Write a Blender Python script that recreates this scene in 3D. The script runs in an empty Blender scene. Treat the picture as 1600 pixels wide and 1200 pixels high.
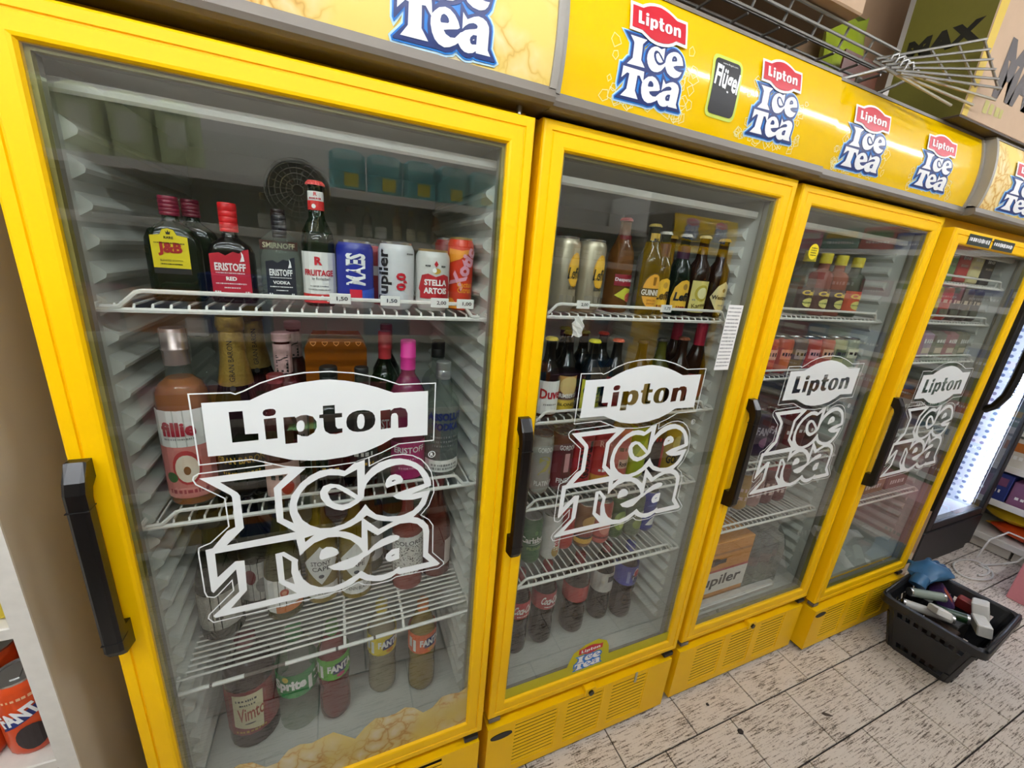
import bpy, bmesh, math, random
from mathutils import Vector, Matrix
random.seed(7)
SC = bpy.context.scene
COL = SC.collection
PI = math.pi
# ------------------------------------------------------------------ camera, light, exposure
cam = bpy.data.objects.new('camera', bpy.data.cameras.new('camera'))
COL.objects.link(cam)
cam.data.sensor_width = 36.0
cam.data.lens = 629.44 / 1600 * 36.0
cam.data.clip_start = 0.02
def _cam():
    yaw, pit, rol = 0.418041, -0.293285, 0.088019
    cy, sy, cp, sp = math.cos(yaw), math.sin(yaw), math.cos(pit), math.sin(pit)
    f = Vector((sy*cp, cy*cp, sp)); r = Vector((cy, -sy, 0)); u = r.cross(f)
    r2 = math.cos(rol)*r + math.sin(rol)*u; u2 = -math.sin(rol)*r + math.cos(rol)*u
    m = Matrix((r2, u2, -f)).transposed().to_4x4()
    m.translation = Vector((-0.34114, -0.72938, 1.51176))
    cam.matrix_world = m
_cam()
SC.camera = cam
w = bpy.data.worlds.new('shop_air'); SC.world = w; w.use_nodes = True
w.node_tree.nodes['Background'].inputs[0].default_value = (1, .97, .92, 1)
w.node_tree.nodes['Background'].inputs[1].default_value = 0.05
SC.view_settings.view_transform = 'Standard'
SC.view_settings.look = 'None'
SC.view_settings.gamma = 1.0
SC.view_settings.use_curve_mapping = False
SC.view_settings.exposure = 0.22
TUBE_POWER = 72.0
try:
    SC.cycles.use_denoising = True
    SC.cycles.transparent_max_bounces = 32
    SC.cycles.max_bounces = 7
    SC.cycles.diffuse_bounces = 4
    SC.cycles.glossy_bounces = 4
    SC.cycles.use_adaptive_sampling = True
    SC.cycles.adaptive_threshold = .03
    SC.cycles.caustics_reflective = False
    SC.cycles.caustics_refractive = False
    SC.cycles.sample_clamp_indirect = 6.0
except Exception:
    pass

# ------------------------------------------------------------------ materials
def lin(c):
    if isinstance(c, str):
        c = [int(c[i:i+2], 16)/255 for i in (0, 2, 4)]
    return tuple((v/12.92 if v <= .04045 else ((v+.055)/1.055)**2.4) for v in c) + (1,)
MATS = {}
def M(name, col, rough=.5, metal=0., var=.06, vscale=30., spec=.5, coat=0., emit=0., bump=0.):
    if name in MATS: return MATS[name]
    m = bpy.data.materials.new(name); m.use_nodes = True
    nt = m.node_tree; b = nt.nodes['Principled BSDF']
    c = lin(col)
    geo = nt.nodes.new('ShaderNodeNewGeometry')
    nz = nt.nodes.new('ShaderNodeTexNoise'); nz.inputs['Scale'].default_value = vscale
    nt.links.new(geo.outputs['Position'], nz.inputs['Vector'])
    mr = nt.nodes.new('ShaderNodeMapRange')
    mr.inputs[3].default_value = 1-var; mr.inputs[4].default_value = 1+var
    nt.links.new(nz.outputs['Fac'], mr.inputs[0])
    mx = nt.nodes.new('ShaderNodeVectorMath'); mx.operation = 'SCALE'
    mx.inputs[0].default_value = c[:3]
    nt.links.new(mr.outputs[0], mx.inputs['Scale'])
    nt.links.new(mx.outputs[0], b.inputs['Base Color'])
    b.inputs['Roughness'].default_value = rough
    b.inputs['Metallic'].default_value = metal
    b.inputs['Specular IOR Level'].default_value = spec
    b.inputs['Coat Weight'].default_value = coat
    if emit:
        b.inputs['Emission Color'].default_value = c; b.inputs['Emission Strength'].default_value = emit
    if bump:
        bp = nt.nodes.new('ShaderNodeBump'); bp.inputs['Strength'].default_value = bump
        bp.inputs['Distance'].default_value = .002
        nt.links.new(nz.outputs['Fac'], bp.inputs['Height']); nt.links.new(bp.outputs[0], b.inputs['Normal'])
    MATS[name] = m
    return m
def see(name, col, through=.5, rough=.06, tint=None):
    """coloured glass or plastic: a glossy surface mixed with tinted see-through"""
    if name in MATS: return MATS[name]
    m = M(name, col, rough, var=.04)
    nt = m.node_tree; b = nt.nodes['Principled BSDF']; out = nt.nodes['Material Output']
    tr = nt.nodes.new('ShaderNodeBsdfTransparent'); tr.inputs[0].default_value = lin(tint or col)
    mix = nt.nodes.new('ShaderNodeMixShader'); mix.inputs[0].default_value = through
    nt.links.new(b.outputs[0], mix.inputs[1]); nt.links.new(tr.outputs[0], mix.inputs[2])
    nt.links.new(mix.outputs[0], out.inputs[0])
    return m
def pane_glass(name, ior, tint=(1, 1, 1)):
    m = bpy.data.materials.new(name); m.use_nodes = True
    nt = m.node_tree; nt.nodes.remove(nt.nodes['Principled BSDF']); out = nt.nodes['Material Output']
    fr = nt.nodes.new('ShaderNodeFresnel'); fr.inputs[0].default_value = ior
    geo = nt.nodes.new('ShaderNodeNewGeometry')
    inv = nt.nodes.new('ShaderNodeMath'); inv.operation = 'SUBTRACT'; inv.inputs[0].default_value = 1
    nt.links.new(geo.outputs['Backfacing'], inv.inputs[1])
    mu = nt.nodes.new('ShaderNodeMath'); mu.operation = 'MULTIPLY'
    nt.links.new(fr.outputs[0], mu.inputs[0]); nt.links.new(inv.outputs[0], mu.inputs[1])
    tr = nt.nodes.new('ShaderNodeBsdfTransparent'); tr.inputs[0].default_value = tint + (1,)
    gl = nt.nodes.new('ShaderNodeBsdfGlossy'); gl.inputs['Roughness'].default_value = 0.012
    nz = nt.nodes.new('ShaderNodeTexNoise'); nz.inputs['Scale'].default_value = 3.0
    nt.links.new(geo.outputs['Position'], nz.inputs['Vector'])
    bp = nt.nodes.new('ShaderNodeBump'); bp.inputs['Strength'].default_value = .05; bp.inputs['Distance'].default_value = .01
    nt.links.new(nz.outputs['Fac'], bp.inputs['Height']); nt.links.new(bp.outputs[0], gl.inputs['Normal'])
    mix = nt.nodes.new('ShaderNodeMixShader')
    nt.links.new(mu.outputs[0], mix.inputs[0]); nt.links.new(tr.outputs[0], mix.inputs[1]); nt.links.new(gl.outputs[0], mix.inputs[2])
    nt.links.new(mix.outputs[0], out.inputs[0])
    MATS[name] = m
    return m
def ramp_mat(name, build, rough=.5, coat=0.):
    m = bpy.data.materials.new(name); m.use_nodes = True
    nt = m.node_tree; b = nt.nodes['Principled BSDF']
    b.inputs['Roughness'].default_value = rough; b.inputs['Coat Weight'].default_value = coat
    build(nt, b); MATS[name] = m
    return m
def _ramp(nt, stops):
    r = nt.nodes.new('ShaderNodeValToRGB'); e = r.color_ramp.elements
    while len(e) < len(stops): e.new(.5)
    for k, (p, c) in enumerate(stops): e[k].position = p; e[k].color = lin(c)
    return r
def tile_nodes(nt, b):
    geo = nt.nodes.new('ShaderNodeNewGeometry'); mp = nt.nodes.new('ShaderNodeMapping')
    mp.inputs['Scale'].default_value = (17, 215, 20)
    nt.links.new(geo.outputs['Position'], mp.inputs['Vector'])
    n1 = nt.nodes.new('ShaderNodeTexNoise'); n1.inputs['Scale'].default_value = 1.0; n1.inputs['Detail'].default_value = 4; n1.inputs['Roughness'].default_value = .7
    nt.links.new(mp.outputs[0], n1.inputs['Vector'])
    n2 = nt.nodes.new('ShaderNodeTexNoise'); n2.inputs['Scale'].default_value = 9.0; n2.inputs['Detail'].default_value = 3
    nt.links.new(geo.outputs['Position'], n2.inputs['Vector'])
    n3 = nt.nodes.new('ShaderNodeTexNoise'); n3.inputs['Scale'].default_value = 190.0; n3.inputs['Detail'].default_value = 2
    nt.links.new(geo.outputs['Position'], n3.inputs['Vector'])
    ad = nt.nodes.new('ShaderNodeMath'); ad.operation = 'MULTIPLY_ADD'; ad.inputs[1].default_value = .30
    nt.links.new(n2.outputs['Fac'], ad.inputs[0]); nt.links.new(n1.outputs['Fac'], ad.inputs[2])
    ad2 = nt.nodes.new('ShaderNodeMath'); ad2.operation = 'MULTIPLY_ADD'; ad2.inputs[1].default_value = .30
    nt.links.new(n3.outputs['Fac'], ad2.inputs[0]); nt.links.new(ad.outputs[0], ad2.inputs[2])
    r = _ramp(nt, [(0, 'e0d7cb'), (.81, 'ddd3c6'), (.865, 'bdb0a0'), (.92, '75685a'), (1, '4d4238')])
    nt.links.new(ad2.outputs[0], r.inputs[0])
    nt.links.new(r.outputs[0], b.inputs['Base Color'])
def ice_nodes(nt, b):
    geo = nt.nodes.new('ShaderNodeNewGeometry')
    n = nt.nodes.new('ShaderNodeTexNoise'); n.inputs['Scale'].default_value = 14; n.inputs['Detail'].default_value = 3
    nt.links.new(geo.outputs['Position'], n.inputs['Vector'])
    ad = nt.nodes.new('ShaderNodeVectorMath'); ad.operation = 'MULTIPLY_ADD'
    nt.links.new(n.outputs['Color'], ad.inputs[0]); ad.inputs[1].default_value = (.11, .11, .11)
    nt.links.new(geo.outputs['Position'], ad.inputs[2])
    v = nt.nodes.new('ShaderNodeTexVoronoi'); v.feature = 'DISTANCE_TO_EDGE'; v.inputs['Scale'].default_value = 22
    nt.links.new(ad.outputs[0], v.inputs['Vector'])
    r = _ramp(nt, [(0, 'c08a3a'), (.025, 'd6aa54'), (.08, 'e2c67e'), (.3, 'ead7a2'), (.6, 'f2e6c8')])
    nt.links.new(v.outputs['Distance'], r.inputs[0])
    n2 = nt.nodes.new('ShaderNodeTexNoise'); n2.inputs['Scale'].default_value = 7
    nt.links.new(geo.outputs['Position'], n2.inputs['Vector'])
    r2 = _ramp(nt, [(.40, '000000'), (.55, 'ffffff')])
    nt.links.new(n2.outputs['Fac'], r2.inputs[0])
    mx = nt.nodes.new('ShaderNodeMix'); mx.data_type = 'RGBA'
    nt.links.new(r2.outputs[0], mx.inputs[0]); mx.inputs[6].default_value = lin('e8cc66')
    nt.links.new(r.outputs[0], mx.inputs[7]); nt.links.new(mx.outputs[2], b.inputs['Base Color'])
def speck_nodes(nt, b):
    geo = nt.nodes.new('ShaderNodeNewGeometry')
    n = nt.nodes.new('ShaderNodeTexNoise'); n.inputs['Scale'].default_value = 260; n.inputs['Detail'].default_value = 3
    nt.links.new(geo.outputs['Position'], n.inputs['Vector'])
    r = _ramp(nt, [(0, 'e9e6df'), (.56, 'e9e6df'), (.60, '2a2624')])
    nt.links.new(n.outputs['Fac'], r.inputs[0]); nt.links.new(r.outputs[0], b.inputs['Base Color'])
def dots_nodes(nt, b):
    geo = nt.nodes.new('ShaderNodeNewGeometry')
    v = nt.nodes.new('ShaderNodeTexVoronoi'); v.inputs['Scale'].default_value = 26; v.inputs['Randomness'].default_value = 0
    nt.links.new(geo.outputs['Position'], v.inputs['Vector'])
    r = _ramp(nt, [(0, '6f7fa4'), (.28, '6f7fa4'), (.34, 'f2f5ff')])
    nt.links.new(v.outputs['Distance'], r.inputs[0]); nt.links.new(r.outputs[0], b.inputs['Base Color'])
YEL = M('yellow_paint', 'ffc800', .42, var=.03, vscale=6, spec=.22)
YEL2 = M('yellow_enamel', 'fcc804', .42, var=.06, vscale=9, spec=.25)
YPAN = M('yellow_sign_face', 'efc200', .10, var=.02, vscale=5, coat=0., spec=.5)
GREYT = M('grey_brown_trim', '6f675b', .45)
LINER = M('liner_plastic', 'c9cbc3', .5, var=.05, vscale=4)
RIBM = M('rib_plastic', 'd3d5cc', .4, var=.05, vscale=6)
GASK = M('gasket_rubber', '8f8c80', .5)
SPACER = M('olive_spacer', '8c8240', .45)
ALU = M('aluminium', 'b9b7ae', .3, .8)
CHROME = M('chrome', 'd8d8d6', .16, 1.)
BLACK = M('black_plastic', '080808', .3, var=.1)
BLACKM = M('black_matt', '121212', .5, var=.1)
DARK = M('dark_void', '0b0a08', .8)
WIRE = M('white_wire_coating', 'eceae2', .38, var=.08, vscale=60)
RUST = M('chipped_wire', '5a5248', .6)
WHITE = M('white_print', 'f4f5f2', .5, var=.01)
STICK = M('white_sticker', 'eef2ee', .45, var=.015, vscale=9)
REDP = M('red_print', 'c3182b', .4, var=.03)
BLUEP = M('blue_print', '1f77c8', .4, var=.25, vscale=60)
NAVYP = M('navy_print', '152a63', .4)
BLACKP = M('black_print', '141414', .5)
SHARD = M('ice_print', 'f3e7a0', .35, var=.1)
PAPER = M('paper', 'efeee8', .7, var=.02)
GREYP = M('grey_print', '8a8a86', .6)
PGLASS = pane_glass('door_glass', 2.12, (.94, .96, .945))
TILE = ramp_mat('streaked_tile', tile_nodes, .42)
ICE = ramp_mat('ice_cube_print', ice_nodes, .55, 0.)
SPECK = ramp_mat('speckled_label', speck_nodes, .6)
DOTS = ramp_mat('perforated_panel', dots_nodes, .5)
GROUT = M('dark_grout', '2b2420', .85)
WALLM = M('wall_paint', 'e8e4da', .8, var=.03, vscale=3)
CEILM = M('ceiling_paint', 'f2f0ea', .85, var=.02, vscale=3)
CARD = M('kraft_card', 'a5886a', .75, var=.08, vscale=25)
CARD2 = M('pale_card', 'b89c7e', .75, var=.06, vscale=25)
WOOD = M('dark_board', '3c2f25', .7)

# ------------------------------------------------------------------ mesh helpers
class MB:
    """collects geometry of one mesh, several materials"""
    def __init__(s): s.v, s.f, s.m, s.mats, s.sm = [], [], [], [], []
    def mi(s, mat):
        if mat not in s.mats: s.mats.append(mat)
        return s.mats.index(mat)
    def add(s, vs, fs, mat, smooth=False):
        o = len(s.v); k = s.mi(mat)
        s.v += [tuple(v) for v in vs]
        for f in fs: s.f.append(tuple(i+o for i in f)); s.m.append(k); s.sm.append(smooth)
    def box(s, a, b, mat, bev=0.):
        x0, y0, z0 = a; x1, y1, z1 = b
        if bev <= 0:
            vs = [(x0, y0, z0), (x1, y0, z0), (x1, y1, z0), (x0, y1, z0), (x0, y0, z1), (x1, y0, z1), (x1, y1, z1), (x0, y1, z1)]
            fs = [(0, 3, 2, 1), (4, 5, 6, 7), (0, 1, 5, 4), (1, 2, 6, 5), (2, 3, 7, 6), (3, 0, 4, 7)]
            s.add(vs, fs, mat); return
        c = bev
        vs = []
        for (z, i) in ((z0, c), (z0+c, 0), (z1-c, 0), (z1, c)):
            j = i
            for (x, y) in ((x0+j+c, y0+j), (x1-j-c, y0+j), (x1-j, y0+j+c), (x1-j, y1-j-c), (x1-j-c, y1-j), (x0+j+c, y1-j), (x0+j, y1-j-c), (x0+j, y0+j+c)):
                vs.append((x, y, z))
        fs = [tuple(range(7, -1, -1)), tuple(range(24, 32))]
        for r in range(3):
            for k in range(8): fs.append((r*8+k, r*8+(k+1) % 8, r*8+8+(k+1) % 8, r*8+8+k))
        s.add(vs, fs, mat)
    def rod(s, a, b, r, mat, n=6):
        a = Vector(a); b = Vector(b); d = (b-a)
        if d.length < 1e-6: return
        d.normalize(); u = d.orthogonal().normalized(); w = d.cross(u)
        vs = []
        for p in (a, b):
            for k in range(n):
                t = 2*PI*k/n; vs.append(p + u*(r*math.cos(t)) + w*(r*math.sin(t)))
        fs = [(k, (k+1) % n, n+(k+1) % n, n+k) for k in range(n)]
        s.add(vs, fs, mat, True); s.add(vs, [tuple(range(n-1, -1, -1)), tuple(range(n, 2*n))], mat)
    def path(s, pts, r, mat, n=6):
        pts = [Vector(p) for p in pts]
        prev = None; vs = []
        for i, p in enumerate(pts):
            d = (pts[min(i+1, len(pts)-1)] - pts[max(i-1, 0)]).normalized()
            if prev is None: u = d.orthogonal().normalized()
            else: u = (prev - d*prev.dot(d)).normalized()
            prev = u; w = d.cross(u)
            for k in range(n):
                t = 2*PI*k/n; vs.append(p + u*(r*math.cos(t)) + w*(r*math.sin(t)))
        fs = []
        for i in range(len(pts)-1):
            for k in range(n): fs.append((i*n+k, i*n+(k+1) % n, (i+1)*n+(k+1) % n, (i+1)*n+k))
        fs += [tuple(range(n-1, -1, -1)), tuple(range((len(pts)-1)*n, len(pts)*n))]
        s.add(vs, fs, mat, True)
    def lathe(s, prof, mat, n=20, sx=1., sy=1., pw=1., caps=True):
        vs = []; fs = []
        for (r, z) in prof:
            for k in range(n):
                t = 2*PI*k/n; c, q = math.cos(t), math.sin(t)
                if pw != 1.: c = math.copysign(abs(c)**pw, c); q = math.copysign(abs(q)**pw, q)
                vs.append((r*sx*c, r*sy*q, z))
        for i in range(len(prof)-1):
            for k in range(n): fs.append((i*n+k, i*n+(k+1) % n, (i+1)*n+(k+1) % n, (i+1)*n+k))
        if caps:
            fs.append(tuple(range(n-1, -1, -1))); fs.append(tuple(range((len(prof)-1)*n, len(prof)*n)))
        s.add(vs, fs, mat, True)
    def prism(s, poly, d0, d1, mat, axis='y', smooth=False):
        """extrude a 2D polygon (a,b) along an axis"""
        n = len(poly)
        def P(a, b, d): return {'y': (a, d, b), 'x': (d, a, b), 'z': (a, b, d)}[axis]
        vs = [P(a, b, d0) for a, b in poly] + [P(a, b, d1) for a, b in poly]
        fs = [tuple(range(n-1, -1, -1)), tuple(range(n, 2*n))] + [(k, (k+1) % n, n+(k+1) % n, n+k) for k in range(n)]
        s.add(vs, fs, mat, smooth)
    def tri2d(s, vs2, fs2, mat, fn):
        s.add([fn(a, b) for a, b in vs2], fs2, mat)
    def build(s, name, parent=None, loc=None, rz=0., fix=True):
        me = bpy.data.meshes.new(name)
        me.from_pydata(s.v, [], s.f); 
        for m in s.mats: me.materials.append(m)
        me.polygons.foreach_set('material_index', s.m)
        me.polygons.foreach_set('use_smooth', s.sm)
        if fix:
            bm = bmesh.new(); bm.from_mesh(me)
            bmesh.ops.recalc_face_normals(bm, faces=bm.faces); bm.to_mesh(me); bm.free()
        me.update()
        if any(s.sm):
            try: me.set_sharp_from_angle(angle=math.radians(38))
            except Exception: pass
        return link(name, me, parent, loc, rz)
def link(name, me, parent=None, loc=None, rz=0.):
    o = bpy.data.objects.new(name, me); COL.objects.link(o)
    if parent is not None: o.parent = parent
    if loc is not None: o.location = loc
    if rz: o.rotation_euler[2] = rz
    return o
def empty(name, loc=(0, 0, 0), rz=0.):
    return link(name, None, None, loc, rz)
def tag(o, label, cat, group=None, kind=None):
    o['label'] = label; o['category'] = cat
    if group: o['group'] = group
    if kind: o['kind'] = kind
    return o
def struct(o): o['kind'] = 'structure'; return o
# flat shapes: fill loops with holes, and text, through a 2D curve
def fill(loops):
    cu = bpy.data.curves.new('t', 'CURVE'); cu.dimensions = '2D'; cu.fill_mode = 'BOTH'
    for lp in loops:
        sp = cu.splines.new('POLY'); sp.points.add(len(lp)-1)
        for p, q in zip(sp.points, lp): p.co = (q[0], q[1], 0, 1)
        sp.use_cyclic_u = True
    return _mesh2(cu)
def _mesh2(cu):
    o = bpy.data.objects.new('t', cu)
    me = o.to_mesh()
    vs = [(v.co.x, v.co.y) for v in me.vertices]; fs = [tuple(p.vertices) for p in me.polygons]
    o.to_mesh_clear(); bpy.data.objects.remove(o)
    (bpy.data.curves.remove)(cu)
    return vs, fs
_TX = {}
def text(s, bold=0.):
    """unit-height text, centred on its own box: (verts, faces, width)"""
    k = (s, bold)
    if k not in _TX:
        cu = bpy.data.curves.new('t', 'FONT'); cu.body = s; cu.size = 1.; cu.resolution_u = 2
        cu.offset = bold; cu.fill_mode = 'FRONT'
        vs, fs = _mesh2(cu)
        if vs:
            x0 = min(v[0] for v in vs); x1 = max(v[0] for v in vs); y0 = min(v[1] for v in vs); y1 = max(v[1] for v in vs)
            h = max(y1-y0, .01)
            vs = [((a-(x0+x1)/2)/h, (b-(y0+y1)/2)/h) for a, b in vs]
            _TX[k] = (vs, fs, (x1-x0)/h)
        else: _TX[k] = ([], [], 1)
    return _TX[k]
def put_text(mb, s, h, u, v, mat, fn, wid=None, rot=0., bold=.02, shear=0.):
    vs, fs, w = text(s, bold)
    sx = h if wid is None else wid/max(w, .01)
    c, q = math.cos(rot), math.sin(rot)
    pts = []
    for a, b in vs:
        a, b = a*sx + shear*b*h, b*h
        pts.append((u + a*c - b*q, v + a*q + b*c))
    mb.add([fn(a, b) for a, b in pts], fs, mat)
def strips(vs, fs, cuts, axis=1):
    """split a 2D mesh along lines so that it can follow a curve"""
    bm = bmesh.new(); bv = [bm.verts.new((a, b, 0)) for a, b in vs]
    for f in fs:
        try: bm.faces.new([bv[i] for i in f])
        except ValueError: pass
    for c in cuts:
        co = (0, c, 0) if axis else (c, 0, 0); no = (0, 1, 0) if axis else (1, 0, 0)
        bmesh.ops.bisect_plane(bm, geom=bm.verts[:]+bm.edges[:]+bm.faces[:], plane_co=co, plane_no=no)
    bm.verts.index_update()
    vs = [(v.co.x, v.co.y) for v in bm.verts]; fs = [tuple(v.index for v in f.verts) for f in bm.faces]
    bm.free(); return vs, fs
def ribbon(mb, pts, wd, mat, fn, closed=True):
    n = len(pts); L = []; R = []
    for i in range(n):
        a = pts[(i-1) % n] if closed or i else pts[i]; b = pts[(i+1) % n] if closed or i < n-1 else pts[i]
        p = pts[i]
        d1 = Vector((p[0]-a[0], p[1]-a[1])); d2 = Vector((b[0]-p[0], b[1]-p[1]))
        if d1.length < 1e-9: d1 = d2
        if d2.length < 1e-9: d2 = d1
        d1.normalize(); d2.normalize(); t = (d1+d2)
        if t.length < .2: t = d1
        t.normalize(); nn = Vector((-t.y, t.x)); k = wd/2/max(.45, nn.dot(Vector((-d1.y, d1.x))))
        L.append((p[0]+nn.x*k, p[1]+nn.y*k)); R.append((p[0]-nn.x*k, p[1]-nn.y*k))
    vs = L+R; fs = []
    for i in range(n if closed else n-1):
        j = (i+1) % n; fs.append((i, j, n+j, n+i))
    mb.add([fn(a, b) for a, b in vs], fs, mat)
def outset(poly, d):
    n = len(poly); ar = sum(poly[i][0]*poly[(i+1) % n][1]-poly[(i+1) % n][0]*poly[i][1] for i in range(n))
    sg = 1 if ar > 0 else -1; o = []
    for i in range(n):
        a, p, b = poly[i-1], poly[i], poly[(i+1) % n]
        d1 = Vector((p[0]-a[0], p[1]-a[1])).normalized(); d2 = Vector((b[0]-p[0], b[1]-p[1])).normalized()
        n1 = Vector((d1.y, -d1.x))*sg; n2 = Vector((d2.y, -d2.x))*sg; t = n1+n2
        if t.length < .3: t = n1
        t.normalize(); k = d/max(.5, t.dot(n1)); o.append((p[0]+t.x*k, p[1]+t.y*k))
    return o
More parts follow.
